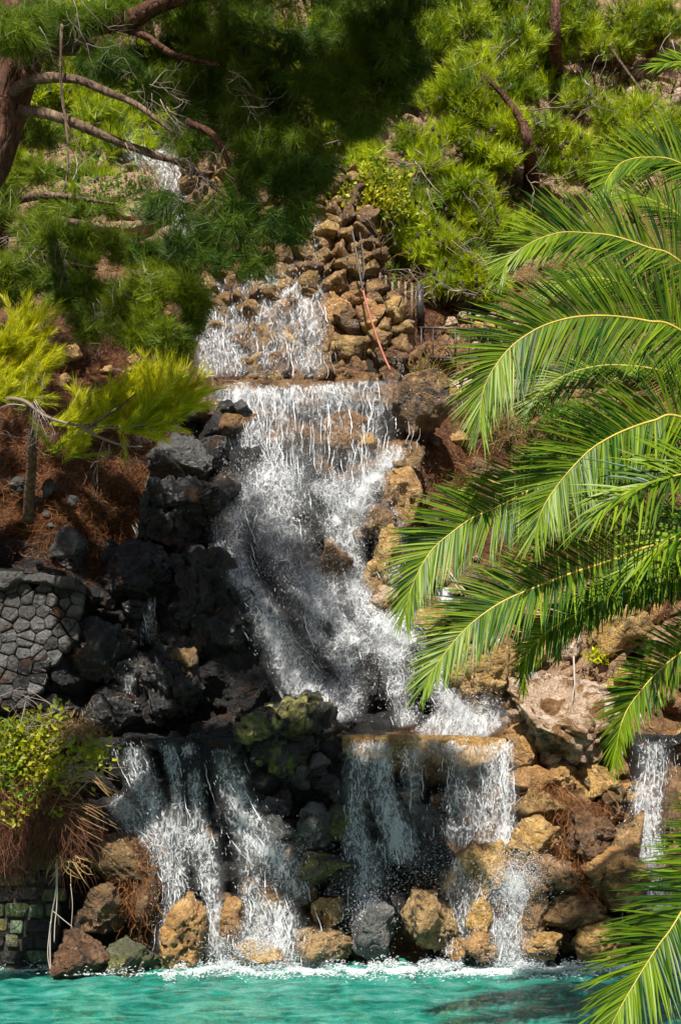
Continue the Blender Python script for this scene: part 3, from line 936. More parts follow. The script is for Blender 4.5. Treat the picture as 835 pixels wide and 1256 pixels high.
for k, (px, py, w, dz, lab) in enumerate([(285, 1234, 150, -0.03, "broad brown rock added under the water to imitate a reflection, in front of the lower left fall"), (430, 1246, 90, -0.05, "brown rock added under the water to imitate a reflection near the bottom edge"),
                                       (585, 1234, 120, -0.04, "brown rock added under the water to imitate a reflection, below the centre-right fall"), (110, 1222, 100, -0.04, "brown rock added under the water to imitate a reflection in front of the round red-brown boulder")]):
    Yw = (CZ + 0.05) * F_PX / (py - HY)
    o = bpy.data.objects.new("reflection_rock", rock_mesh(60 + k, "tan", 4, 10))
    COL.objects.link(o)
    s_ = w / 2 * Yw / F_PX
    o.location = ((px - CX) / F_PX * Yw, Yw, dz - 0.27)
    o.scale = (s_, s_ * 0.55, 0.36)
    tag(o, lab, "rock")  # brown rocks added below the surface to stand in for reflections

# small stones bedded in the slope: parts of the hillside
ST = [  # centre, spread, count, size, styles
    (400, 985, 60, 70, 26, (12, 30), ("dark", "grey")), (280, 960, 70, 50, 20, (14, 34), ("dark", "grey")), (520, 1000, 60, 50, 18, (10, 22), ("dark", "grey", "brown")),
    (300, 1060, 80, 60, 20, (14, 34), ("dark", "brown")), (700, 1060, 75, 110, 34, (10, 26), ("gold", "brown")), (620, 760, 80, 60, 26, (10, 26), ("gold", "brown")),
    (780, 800, 60, 70, 20, (12, 34), ("gold", "brown")), (560, 560, 60, 70, 24, (12, 34), ("brown", "gold")), (240, 600, 60, 100, 24, (14, 38), ("dark", "grey")),
    (150, 760, 100, 110, 34, (14, 40), ("dark",)), (470, 600, 50, 60, 14, (14, 34), ("brown", "gold")), (800, 1000, 40, 120, 16, (12, 30), ("brown", "gold")),
    (80, 640, 90, 60, 10, (10, 22), ("brown", "wallgrey")), (620, 250, 70, 50, 20, (8, 22), ("pale", "gold")), (770, 90, 60, 60, 20, (8, 26), ("pale",)), (650, 690, 80, 50, 16, (8, 20), ("gold", "pale")),
    (140, 420, 120, 50, 16, (10, 24), ("brown", "gold")),
]
r2 = np.random.default_rng(5)
for cx, cy, sx, sy, n, (s0, s1), styles in ST:
    px = cx + (r2.random(n) * 2 - 1) * sx
    py = cy + (r2.random(n) * 2 - 1) * sy
    Ys = surf(px, py)
    for k in range(n):
        w = r2.uniform(s0, s1)
        put_rock("stone", px[k], py[k], w, w * r2.uniform(0.6, 1.0), styles[r2.integers(len(styles))], int(r2.integers(8)), r2.uniform(-30, 30), float(Ys[k]), sub=3, sink=0.3, cuts=12, parent=hillside)

# the ledge the cascade spills over, and the ledge of the lower left fall
def slab_mesh(px0, px1, py0, py1, Y0, Y1, bulge, seed, nx_=120):
    """A rounded worn lip of rock running across between px0 and px1; its front bulges towards the viewer."""
    u = np.linspace(0, 1, nx_)
    th = np.linspace(-0.5 * np.pi, 0.5 * np.pi, 14)
    U, T = np.meshgrid(u, th)
    top = np.interp(u, np.linspace(0, 1, len(py0)), py0)
    bot = np.interp(u, np.linspace(0, 1, len(py1)), py1)
    Yf = Y0 + 0 * U
    zt = CZ + (HY - top) / F_PX * Y0
    zb = CZ + (HY - bot) / F_PX * Y0
    x = ((px0 + (px1 - px0) * U) - CX) / F_PX * Y0
    z = (zt + zb)[None] / 2 + (zt - zb)[None] / 2 * np.sign(np.sin(T)) * np.abs(np.sin(T)) ** 0.45
    y = Yf - bulge * np.abs(np.cos(T)) ** 0.35
    p = np.stack([x, y, z], -1)
    p = p + (fbm(p * 2.6, 5, seed=seed)[..., None] - 0.5) * np.array([0.05, 0.34, 0.05]) + (ridged(p * 4.5, 3, seed + 1)[..., None] - 0.6) * np.array([0, 0.10, 0.0])
    p[:9, :, 2] += ((fbm(np.stack([p[:9, :, 0] * 2.5, 0 * p[:9, :, 0], 0 * p[:9, :, 0]], -1), 3, seed=seed + 4) - 0.5) * 0.28)
    back_t = p[-1].copy()
    back_t[:, 1] = Y1
    back_b = p[0].copy()
    back_b[:, 1] = Y1
    p = np.concatenate([back_b[None], p, back_t[None]], 0)
    n = p.shape[0]
    i = np.arange(n - 1)[:, None] * nx_ + np.arange(nx_ - 1)[None]
    q = np.stack([i, i + 1, i + nx_ + 1, i + nx_], -1).reshape(-1, 4)
    v = p.reshape(-1, 3)
    caps = []
    for e in (0, nx_ - 1):
        idx = np.arange(n) * nx_ + e
        c = v[idx].mean(0)
        v = np.vstack([v, c])
        ci = len(v) - 1
        caps.append(np.stack([idx[:-1], idx[1:], np.full(n - 1, ci)], -1))
    return v, [q, np.vstack(caps)]


v, f = slab_mesh(420, 618, [902, 900, 901, 903, 905], [932, 934, 956, 952, 930], 14.45, 15.4, 0.22, 3)
tag(mesh_obj("rock_ledge", v, f, ROCK["gold"], smooth=True), "long worn golden rock ledge the cascade spills over, above the two centre falls", "ledge")
v, f = slab_mesh(140, 300, [908, 905, 904, 906], [922, 920, 920, 924], 14.35, 15.3, 0.2, 9)
tag(mesh_obj("rock_ledge", v, f, ROCK["dark"], smooth=True), "thin black rock ledge at the top of the lower left fall", "ledge")
v, f = slab_mesh(262, 486, [468, 470, 474, 480, 490], [490, 490, 494, 500, 508], 17.25, 18.3, 0.2, 12)
tag(mesh_obj("rock_ledge", v, f, ROCK["brown"], smooth=True), "wet ledge below the rubble wall where the upper curtain of water starts", "ledge")
v, f = slab_mesh(772, 842, [902, 901, 903], [920, 918, 920], 14.4, 15.3, 0.2, 15)
tag(mesh_obj("rock_ledge", v, f, ROCK["dark"], smooth=True), "short dark rock ledge at the top of the right-hand fall", "ledge")
bx = put_rock("rock_block", 515, 944, 76, 50, "brown", 3, 0, 14.5, sub=4, cuts=14, depth=30)
tag(bx, "squarish brown block under the middle of the golden rock ledge, between the centre falls", "block")


# ------------------------------------------------------------------ stone walls: every stone is a part
def wall_frame(corners):
    c = [P(*q) for q in corners]

    def at(u, v):
        return (c[0] * (1 - u) + c[1] * u) * (1 - v) + (c[3] * (1 - u) + c[2] * u) * v
    front = nrm(np.cross(c[1] - c[0], c[3] - c[0]))
    if front[1] > 0:
        front = -front
    return c, at, front


def wall_root(name, label, cat, corners, thick=0.45, core=0.97):
    c, at, front = wall_frame(corners)
    root = empty(name, (c[2] + c[3]) / 2)
    tag(root, label, cat)
    acc = Acc()
    e = [at(0.0, 0.04), at(core, 0.04), at(core, 1.0), at(0.0, 1.0)]
    b = [q + front * -0.03 for q in e]
    d = [q - front * thick for q in e]
    acc.add(np.array(b + d), [[3, 2, 1, 0], [4, 5, 6, 7], [0, 1, 5, 4], [1, 2, 6, 5], [2, 3, 7, 6], [3, 0, 4, 7]])
    acc.build("wall_core", MAT["mortar"], root)
    return root, c, at, front


def clip_poly(poly, n, h):
    """The part of a 2-D polygon with p . n <= h."""
    out = []
    for i in range(len(poly)):
        a, b = poly[i], poly[(i + 1) % len(poly)]
        da, db = a @ n - h, b @ n - h
        if da <= 0:
            out.append(a)
        if (da < 0 < db) or (db < 0 < da):
            out.append(a + (b - a) * da / (da - db))
    return out


def mosaic_wall(name, label, cat, corners, course, styles, aspect=1.4, jit=0.3, gap=0.012, proud=0.07, seed=0, skip=None, core=0.97, coursed=False):
    """Fitted stones: the cells between scattered centres, each an own cut stone with chamfered, uneven face."""
    r = np.random.default_rng(seed)
    root, c, at, front = wall_root(name, label, cat, corners, 0.45, core)
    W, H = np.linalg.norm(c[1] - c[0]), np.linalg.norm(c[3] - c[0])
    h = course * corners[0][2] / F_PX
    rows = max(1, int(round(H / h)))
    h = H / rows
    pts, half = [], []
    for k in range(-1, rows + 1):
        x = -h * aspect * r.uniform(0.3, 1.3)
        while x < W + h * aspect:
            w = h * aspect * r.uniform(0.65, 1.4)
            pts.append((x + w / 2, (k + 0.5 + r.uniform(-1, 1) * jit) * h))
            half.append(w / 2)
            x += w
    pts = np.array(pts)
    for i, p in enumerate(pts):
        if not (0 < p[0] < W and 0 < p[1] < H) or (skip and skip(p[0] / W, p[1] / H)):
            continue
        poly = [np.array(q, float) for q in ((0, 0), (W, 0), (W, H), (0, H))]
        if coursed:
            a, b = half[i] - gap, h / 2 - gap
            poly = [p + np.array(q) * r.uniform(0.74, 1.06, 2) for q in ((-a, -b), (a, -b), (a, b), (-a, b))]
        dist = np.linalg.norm(pts - p, axis=1)
        for j in ([] if coursed else np.argsort(dist)[1:22]):
            n = (pts[j] - p) / dist[j]
            poly = clip_poly(poly, n, ((pts[j] + p) / 2) @ n - gap * r.uniform(0.6, 1.6))
            if len(poly) < 3:
                break
        if len(poly) < 3:
            continue
        g2 = np.array(poly)
        # soften the outline: cut each corner
        nx2 = np.roll(g2, -1, 0)
        g2 = np.stack([g2 * 0.9 + nx2 * 0.1, g2 * 0.1 + nx2 * 0.9], 1).reshape(-1, 2)
        cen = g2.mean(0)
        up = proud * r.uniform(0.5, 1.4)
        tilt = r.normal(0, 0.10, 2)
        rings = []
        for sc, dz in ((1.0, -0.06), (1.0, up * 0.55), (0.86, up * 0.92), (0.5, up * 1.05)):
            q2 = cen + (g2 - cen) * sc * (1 + r.normal(0, 0.03, (len(g2), 1)))
            z = dz + ((q2 - cen) @ tilt if dz > 0 else 0) + (r.normal(0, 0.08 * up, len(g2)) if dz > 0 else 0)
            rings.append(np.array([at(a / W, b / H) for a, b in q2]) + front * (z[:, None] if np.ndim(z) else z))
        n = len(g2)
        v = np.vstack(rings + [rings[3].mean(0)[None] + front * up * r.uniform(-.05, .1)])
        k = np.arange(n)
        k2 = (k + 1) % n
        q = np.vstack([np.stack([a * n + k, a * n + k2, (a + 1) * n + k2, (a + 1) * n + k], -1) for a in range(3)])
        t = np.stack([3 * n + k, 3 * n + k2, np.full(n, 4 * n)], -1)
        mesh_obj("stone", v, [q, t], ROCK[styles[r.integers(len(styles))]], root)
    return root


def rubble(name, label, cat, corners, course, styles, seed=0, proud=0.24, grow=1.28, ybump=0.0):
    """Rough stones of mixed size, overlapping like a heap faced with stones."""
    r = np.random.default_rng(seed)
    root, c, at, front = wall_root(name, label, cat, corners)
    W, H = np.linalg.norm(c[1] - c[0]), np.linalg.norm(c[3] - c[0])
    h0 = course * corners[0][2] / F_PX
    v0 = 0.0
    while v0 < H:
        hh = h0 * r.uniform(0.75, 1.25) * (0.75 + 0.55 * v0 / H)
        x = -r.uniform(0, .6) * hh
        while x < W:
            w = hh * r.uniform(0.75, 1.6)
            uc, vc = (x + w / 2) / W, (v0 + hh / 2 + r.uniform(-.22, .22) * hh) / H
            if 0 < uc < 1 and vc < 1.02:
                p = at(uc, vc) - front * r.uniform(0.0, 0.08)
                o = bpy.data.objects.new("stone", rock_mesh(40 + int(r.integers(12)), styles[r.integers(len(styles))], 3, 14, 0.16))
                COL.objects.link(o)
                s3 = (w / 2 * grow * r.uniform(.85, 1.1), proud * r.uniform(.8, 1.4), hh / 2 * grow * r.uniform(.9, 1.12))
                o.matrix_world = Matrix.Translation(Vector(p)) @ Matrix.Rotation(r.uniform(-.45, .45), 4, 'Y') @ Matrix.Diagonal((*map(float, s3), 1.0)) @ Matrix.Rotation(math.pi * int(r.integers(2)), 4, 'Z')
                o.parent = root
                o.matrix_parent_inverse = Matrix.Translation(-Vector(root.location))
            x += w
        v0 += hh
    return root


rubble("rubble_wall", "high rough wall of rounded golden rubble stones behind the upper falling water", "stone wall",
       [(226, 205, 18.9), (440, 205, 18.9), (524, 478, 17.95), (240, 472, 17.95)], 19, ["rubble", "rubble", "rubble", "gold", "brown"], seed=3, grow=1.5)
gw = mosaic_wall("stone_wall", "grey mosaic stone wall with a coping slab, in the shade above the bush", "stone wall",
                 [(-70, 714, 14.45), (106, 718, 14.45), (84, 870, 14.3), (-70, 870, 14.3)], 14, ["wallgrey", "wallgrey", "wallgrey", "grey", "dark"], 1.35, 0.5, 0.005, 0.042, seed=8, skip=lambda u, v: u > 1.15 - 0.5 * v and v > 0.5, core=0.72)
v, f = slab_mesh(-60, 98, [700, 701, 704, 710], [716, 716, 718, 722], 14.4, 15.0, 0.12, 5)
mesh_obj("coping_slab", v, f, ROCK["wallgrey"], gw, smooth=True)
mosaic_wall("stone_wall", "old green mossy wall of squared stones rising from the pool under the bush", "stone wall",
            [(-70, 1030, 13.5), (76, 1030, 13.5), (74, 1204, 13.35), (-70, 1204, 13.35)], 20, ["green", "green", "moss", "dark"], 1.35, 0.06, 0.010, 0.05, seed=12, coursed=True)
mosaic_wall("stone_wall", "low sunny wall of light stones with a small iron railing on top, right of the hose", "stone wall",
            [(506, 440, 18.35), (640, 440, 18.6), (640, 492, 18.45), (508, 488, 18.2)], 12, ["pale", "pale", "gold"], 1.8, 0.06, 0.008, 0.05, seed=15, coursed=True)
mosaic_wall("stone_wall", "sunny rubble wall seen through the small iron railing", "stone wall",
            [(504, 386, 18.95), (640, 388, 19.1), (640, 434, 18.95), (504, 436, 18.8)], 15, ["gold", "pale"], 1.2, 0.35, 0.02, 0.10, seed=17)
mosaic_wall("stone_wall", "dark dry-stone wall half hidden behind the middle palm fronds", "stone wall",
            [(640, 468, 18.3), (760, 464, 18.3), (760, 522, 18.2), (650, 526, 18.2)], 13, ["brown", "tan"], 1.9, 0.06, 0.010, 0.08, seed=19, coursed=True)


# ------------------------------------------------------------------ falling water
def drops_geo(acc, c, d, L, r, seed=0):
    """Elongated drops: centre c, axis d, length L, radius r."""
    g = np.random.default_rng(seed)
    n = len(c)
    d = nrm(d)
    a = nrm(np.cross(d, g.normal(size=(n, 3))))
    b = np.cross(d, a)
    k = g.uniform(-0.2, 0.2, (n, 1))
    v = np.stack([c - d * L[:, None] * (0.5 - 0.2 * k), c + a * r[:, None] + d * k * L[:, None], c + b * r[:, None] - d * k * L[:, None], c - a * r[:, None] * 0.9, c - b * r[:, None], c + d * L[:, None] * 0.5], 1)
    t = np.array([[0, 2, 1], [0, 3, 2], [0, 4, 3], [0, 1, 4], [5, 1, 2], [5, 2, 3], [5, 3, 4], [5, 4, 1]])
    acc.add(v.reshape(-1, 3), None, (np.arange(n)[:, None, None] * 6 + t[None]).reshape(-1, 3))


def stream_frame(pts, n):
    """Resampled centre line with widths: px, py, width, dens (and Y if given)."""
    return catmull(pts, n)


FALL_SEED = [100]


def waterfall(name, label, streams, drops_per_px=0.029, drop_len=(0.02, 0.10), drop_r=(0.0015, 0.0056), scatter=0.12, threads=0.0016, film="film"):
    """streams: lists of (px, py, width, density[, Y]); without Y the water hugs the rock."""
    mid = P(*np.array(streams[0][-1][:2]), 14.0)
    root = empty(name, mid)
    tag(root, label, "waterfall")
    V_, Q_, U_, D_, off = [], [], [], [], 0
    acc = Acc()
    for s in streams:
        FALL_SEED[0] += 1
        g = np.random.default_rng(FALL_SEED[0])
        s = np.array(s, float)
        free = s.shape[1] == 5
        L = np.hypot(np.diff(s[:, 0]), np.diff(s[:, 1])).sum()
        n = max(8, int(L / 5))
        c = catmull(s, n)
        c[:, 2] = c[:, 2] * 1.5 + 6
        m = 21
        u = np.linspace(-1, 1, m)
        tx = np.gradient(c[:, 0])
        ty = np.gradient(c[:, 1])
        nl = np.hypot(tx, ty) + 1e-6
        # across direction: mostly horizontal, so that strands hang
        ax = np.abs(ty / nl) * 0.85 + 0.15
        ay = -np.sign(ty) * tx / nl * 0.6
        px = c[:, 0:1] + u[None] * c[:, 2:3] / 2 * ax[:, None]
        py = c[:, 1:2] + u[None] * c[:, 2:3] / 2 * ay[:, None]
        if free:
            Y = np.repeat(c[:, 4:5], m, 1)
        else:
            Y = smooth_surf(px, py, 7)
            for _ in range(3):
                Yp = np.pad(Y, 1, mode='edge')
                Y = np.minimum(Y, (Yp[:-2, 1:-1] + Yp[2:, 1:-1] + Yp[1:-1, :-2] + Yp[1:-1, 2:] + 2 * Y) / 6)
            Y = Y - (0.24 if film == "rapids" else 0.07)
        rel = np.linspace(0, L * 0.0098, n)
        q = np.stack([px * 0.011, py * 0.011, 0 * px + FALL_SEED[0] * 3.1], -1)
        Y = Y - 0.10 * (fbm(q * 3.0, 3, seed=FALL_SEED[0]) - 0.4)
        V = P(px, py, Y)
        V_.append(V.reshape(-1, 3))
        i = np.arange(n - 1)[:, None] * m + np.arange(m - 1)[None]
        Q_.append(np.stack([i, i + 1, i + m + 1, i + m], -1).reshape(-1, 4) + off)
        off += n * m
        U_.append(np.stack([px * 0.0098 + FALL_SEED[0] * 1.7, np.repeat(rel[:, None], m, 1) + FALL_SEED[0] * 0.9], -1).reshape(-1, 2))
        edge = np.exp(-(u / 0.52) ** 2)[None] * (1 - sstep(0.85, 1.0, np.abs(u)))[None] * (0.75 + 0.5 * fbm(np.stack([px * 0.03, py * 0.012, 0 * px + FALL_SEED[0]], -1), 3, seed=4))
        ends = sstep(0, 0.03, np.linspace(0, 1, n)) if free else sstep(0, 0.08, np.linspace(0, 1, n))
        ends = ends * (1 - 0.6 * sstep(0.9, 1.0, np.linspace(0, 1, n)))
        D_.append((c[:, 3:4] * edge * ends[:, None]).ravel())
        if True:
            V2 = P(px + 2, py + 2, Y - 0.05 - 0.06 * vnoise(q * 4, 3))
            V_.append(V2.reshape(-1, 3))
            Q_.append(np.stack([i, i + 1, i + m + 1, i + m], -1).reshape(-1, 4) + off)
            off += n * m
            U_.append(U_[-1] + 5.3)
            D_.append(D_[-1] * (0.85 if film == "rapids" else 0.6))
        # threads: thin broken strings of water that wander and merge
        nt = int(c[:, 2].mean() * L * threads * (0.3 + c[:, 3].mean()))
        if nt > 2:
            K = 12
            t0 = g.random(nt) * 0.95
            ln = np.clip(g.uniform(10, 46, nt) / L, 0.02, 0.9)
            u0 = np.clip(g.normal(0, 0.5, nt), -1.1, 1.1)
            tt_ = np.clip(t0[:, None] + ln[:, None] * np.linspace(0, 1, K)[None], 0, 1)
            fi2 = tt_ * (n - 1)
            cw = np.stack([np.interp(fi2, np.arange(n), c[:, kk]) for kk in range(3)], -1)
            wob = (vnoise(np.stack([u0[:, None] * 5 + 0 * tt_, tt_ * L / 16, 0 * tt_ + FALL_SEED[0]], -1), 3) - 0.5) * 6 + (vnoise(np.stack([u0[:, None] * 30 + 0 * tt_, tt_ * L / 5, 0 * tt_ + FALL_SEED[0]], -1), 5) - 0.5) * 1.5
            tx_ = cw[..., 0] + u0[:, None] * cw[..., 2] / 2 * np.interp(fi2, np.arange(n), ax) + wob
            ty_ = cw[..., 1] + u0[:, None] * cw[..., 2] / 2 * np.interp(fi2, np.arange(n), ay)
            jj2 = np.clip(np.round((np.clip(u0, -1, 1) + 1) / 2 * (m - 1)).astype(int), 0, m - 1)
            Yt = Y[np.round(fi2).astype(int), np.repeat(jj2[:, None], K, 1)] - 0.03 - np.abs(g.normal(0, scatter * 0.5, nt))[:, None]
            wdt = g.uniform(0.003, 0.010, nt)[:, None] * (0.25 + 1.3 * vnoise(np.stack([tt_ * L / 6, u0[:, None] * 9 + 0 * tt_, 0 * tt_], -1), 8)) * np.sin(np.pi * np.clip(np.linspace(0.03, 0.97, K), 0, 1))[None] ** 0.5
            mid3 = P(tx_, ty_, Yt)
            wdir = nrm(np.stack([np.ones(nt), g.normal(0, .5, nt), g.normal(0, .15, nt)], -1))
            ribbons(acc, mid3, wdt, wdir, np.full(nt, .5))
            ribbons(acc, mid3, wdt, nrm(np.cross(wdir, [0, 0, 1.0])), np.full(nt, .5))
        # drops
        area = (c[:, 2].mean() * L) * 0.7
        N = int(area * drops_per_px * (0.4 + c[:, 3].mean()))
        if N < 3:
            continue
        t = g.random(N * 3)
        uu = np.clip(g.normal(0, 0.4, N * 3), -1.25, 1.25)
        fi = t * (n - 1)
        ctr = np.stack([np.interp(fi, np.arange(n), c[:, k]) for k in range(c.shape[1])], -1)
        axi, ayi = np.interp(fi, np.arange(n), ax), np.interp(fi, np.arange(n), ay)
        dx = ctr[:, 0] + uu * ctr[:, 2] / 2 * axi
        dy = ctr[:, 1] + uu * ctr[:, 2] / 2 * ayi
        nz_ = ridged(np.stack([dx * 0.055, dy * 0.018, 0 * dx + FALL_SEED[0]], -1), 3, FALL_SEED[0])
        keep = nz_ + g.random(len(dx)) * 0.35 + 0.25 * ctr[:, 3] > 1.0
        dx, dy, fi, ctr = dx[keep][:N], dy[keep][:N], fi[keep][:N], ctr[keep][:N]
        if len(dx) < 3:
            continue
        # depth from the sheet
        ui = np.clip((dx - ctr[:, 0]) / (ctr[:, 2] / 2 * np.interp(fi, np.arange(n), ax) + 1e-6), -1, 1)
        jj = np.clip(np.round((ui + 1) / 2 * (m - 1)).astype(int), 0, m - 1)
        Yd = Y[np.round(fi).astype(int), jj] - np.abs(g.normal(0, scatter, len(dx))) + 0.02
        p = P(dx, dy, Yd)
        cc = V[:, m // 2]
        tang = nrm(np.gradient(cc, axis=0))
        d = tang[np.round(fi).astype(int)] + g.normal(0, 0.25, (len(dx), 3))
        e = g.random(len(dx)) ** 2.5
        drops_geo(acc, p, d, drop_len[0] + (drop_len[1] - drop_len[0]) * e, drop_r[0] + (drop_r[1] - drop_r[0]) * g.random(len(dx)) ** 2, FALL_SEED[0])
    mesh_obj("water_sheet", np.vstack(V_), np.vstack(Q_), MAT[film], root, smooth=True, attrs={"dens": np.concatenate(D_)}, uv=np.vstack(U_))
    if acc.n:
        tag(acc.build("spray", MAT["drop"], root), kind="stuff")
    return root


waterfall("waterfall", "sparse sunlit upper fall running over the rubble wall below the dark pine boughs", [
    [(290, 200, 70, .42), (274, 250, 80, .44), (270, 330, 76, .42), (280, 462, 80, .44)],
    [(135, 155, 44, .7), (180, 182, 54, .75), (222, 220, 56, .75), (240, 300, 50, .65), (262, 400, 40, .35), (275, 462, 40, .4)],
    [(340, 230, 70, .36), (335, 320, 70, .38), (326, 380, 84, .38), (322, 462, 96, .44)],
    [(330, 352, 36, .75), (345, 354, 46, .8), (365, 372, 46, .7), (376, 420, 44, .42), (382, 462, 50, .35)],
    [(384, 245, 30, .26), (384, 320, 34, .3), (384, 400, 30, .28), (380, 462, 40, .3)],
    [(245, 395, 30, .45), (252, 430, 34, .42), (262, 462, 40, .4)],
], threads=0.0012, drops_per_px=0.054, drop_len=(0.03, 0.13), drop_r=(0.0015, 0.0070))

waterfall("waterfall", "lacy curtain of water dropping from the ledge below the rubble wall", [
    [(282, 470, 46, .9, 17.0), (290, 490, 50, .85, 16.95), (300, 530, 54, .8, 16.85), (312, 575, 60, .75, 16.7), (318, 610, 66, .6, 16.5)],
    [(330, 471, 80, .85, 17.02), (334, 500, 80, .5, 16.95), (338, 560, 80, .36, 16.8), (340, 610, 80, .36, 16.6)],
    [(395, 474, 90, .8, 17.05), (398, 500, 90, .4, 17.0), (400, 560, 90, .27, 16.85), (402, 610, 84, .27, 16.7)],
    [(450, 480, 76, .75, 17.1), (452, 505, 76, .36, 17.05), (450, 550, 76, .27, 16.9), (446, 600, 70, .27, 16.75)],
    [(373, 470, 226, .95, 17.0), (374, 478, 228, .9, 16.98), (375, 488, 228, .5, 16.96), (376, 506, 228, .25, 16.94)],
], threads=0.004, drops_per_px=0.021, drop_len=(0.02, 0.08), drop_r=(0.0015, 0.0049))

waterfall("waterfall", "broad white cascade sliding down the dark slope to the golden ledge", [
    [(300, 585, 50, .8), (282, 640, 46, .75), (286, 690, 36, .8), (318, 740, 34, .95), (342, 790, 44, 1.), (372, 838, 54, .95), (416, 888, 60, .95)],
    [(330, 560, 70, .8), (338, 620, 76, .62), (352, 680, 66, .4), (392, 740, 44, .65), (436, 786, 40, .75), (476, 800, 34, .6)],
    [(400, 575, 80, .6), (416, 630, 50, .7), (430, 700, 34, .8), (452, 748, 46, .9), (490, 785, 50, .95), (530, 822, 46, .7), (560, 862, 50, .9)],
    [(494, 546, 30, 1.), (470, 575, 38, 1.), (446, 602, 40, .9), (430, 640, 36, .8)],
    [(484, 600, 36, .45), (478, 660, 34, .35), (476, 720, 40, .5), (492, 770, 54, .85)],
    [(396, 690, 90, .36), (400, 770, 80, .42), (420, 815, 46, .5), (428, 885, 40, .55)],
    [(478, 770, 60, .6), (486, 830, 34, .5), (500, 890, 30, .6)],
    [(550, 842, 46, .9), (566, 862, 60, 1.0), (586, 884, 70, .9), (604, 898, 60, .7)],
    [(520, 880, 120, .6), (550, 893, 130, .8), (580, 902, 80, .7)],
], threads=0.0008, film="rapids", drops_per_px=0.071, drop_len=(0.010, 0.07), drop_r=(0.0015, 0.0056), scatter=0.16)

waterfall("waterfall", "centre-left fall from the golden ledge, white strands over black stones", [
    [(440, 908, 36, .9, 14.12), (440, 925, 34, .6, 14.08), (436, 980, 34, .5, 14.02), (438, 1040, 40, .5, 13.95), (452, 1090, 50, .5, 13.9)],
    [(462, 908, 36, .9, 14.12), (466, 940, 26, .75, 14.06), (472, 985, 30, .9, 13.98), (485, 1025, 34, .95, 13.9), (496, 1060, 44, .8, 13.85)],
    [(500, 915, 40, .35, 14.1), (504, 950, 30, .35, 14.07), (508, 1010, 34, .3, 14.0), (512, 1070, 40, .35, 13.9)],
    [(448, 1030, 50, .35, 13.85), (450, 1080, 56, .5, 13.8), (444, 1130, 50, .5, 13.6)],
], drops_per_px=0.050, drop_len=(0.02, 0.09), drop_r=(0.0015, 0.0056))

waterfall("waterfall", "centre-right fall from the golden ledge, ending in a bright sunlit splash", [
    [(560, 912, 34, .75, 14.12), (562, 930, 34, .55, 14.08), (562, 990, 36, .5, 14.0), (560, 1050, 40, .55, 13.9)],
    [(590, 912, 50, .6, 14.12), (590, 950, 46, .5, 14.07), (592, 1010, 44, .5, 14.0), (600, 1070, 60, .6, 13.85)],
    [(616, 908, 26, .95, 14.12), (617, 940, 28, .9, 14.07), (620, 1000, 28, .9, 13.98), (624, 1060, 34, .9, 13.85), (634, 1090, 50, 1., 13.7)],
    [(634, 1070, 60, .9, 13.65), (636, 1100, 60, .9, 13.6), (626, 1140, 56, .7, 13.5), (620, 1180, 60, .6, 13.45)],
    [(575, 1050, 70, .5, 13.8), (562, 1110, 40, .6, 13.6), (556, 1170, 40, .6, 13.45)],
    [(606, 1075, 60, .5, 13.68), (612, 1130, 50, .45, 13.55), (610, 1180, 50, .5, 13.45)],
], drops_per_px=0.058, drop_len=(0.02, 0.09), drop_r=(0.0015, 0.0056))

waterfall("waterfall", "lower left fall fanning out in several strands from the black ledge to the pool", [
    [(158, 912, 34, .5, 14.15), (172, 950, 38, .7, 14.1), (190, 1000, 34, .8, 14.0), (210, 1040, 36, .6, 13.9), (212, 1100, 32, .42, 13.75), (206, 1180, 40, .5, 13.5)],
    [(203, 908, 18, .8, 14.15), (212, 940, 16, .7, 14.1), (218, 990, 18, .5, 14.05), (224, 1040, 26, .5, 13.95)],
    [(228, 908, 18, .8, 14.15), (236, 950, 18, .75, 14.1), (242, 1000, 22, .6, 14.0), (240, 1040, 34, .6, 13.9)],
    [(242, 1020, 50, .45, 13.9), (252, 1060, 40, .55, 13.8), (262, 1110, 24, .75, 13.7), (266, 1180, 30, .65, 13.5)],
    [(272, 915, 26, .5, 14.2), (280, 950, 34, .8, 14.1), (296, 995, 40, .95, 14.0), (318, 1035, 46, .95, 13.9), (346, 1062, 50, .7, 13.8), (364, 1110, 40, .5, 13.7)],
    [(140, 975, 36, .6, 14.0), (160, 1005, 40, .65, 13.95), (186, 1040, 40, .7, 13.85), (200, 1080, 34, .6, 13.75)],
    [(300, 1030, 40, .36, 13.85), (306, 1070, 40, .36, 13.8), (312, 1120, 46, .42, 13.65), (322, 1180, 70, .7, 13.45)],
    [(330, 1100, 50, .5, 13.7), (340, 1140, 64, .75, 13.55), (330, 1180, 90, .85, 13.4)],
], drops_per_px=0.041, drop_len=(0.02, 0.08), drop_r=(0.0015, 0.0056), scatter=0.14)

waterfall("waterfall", "narrow right-hand fall coming down beside the hanging palm frond", [
    [(800, 908, 44, .8, 14.1), (800, 930, 44, .7, 14.08), (798, 990, 46, .8, 14.0), (796, 1050, 54, .9, 13.85), (800, 1084, 60, 1., 13.7)],
    [(786, 960, 20, .5, 14.0), (782, 1020, 20, .4, 13.9), (780, 1070, 24, .4, 13.8)],
    [(806, 1080, 60, .8, 13.6), (800, 1130, 60, .5, 13.5), (800, 1180, 60, .6, 13.4)],
], drops_per_px=0.054, drop_len=(0.02, 0.08), drop_r=(0.0015, 0.0056))

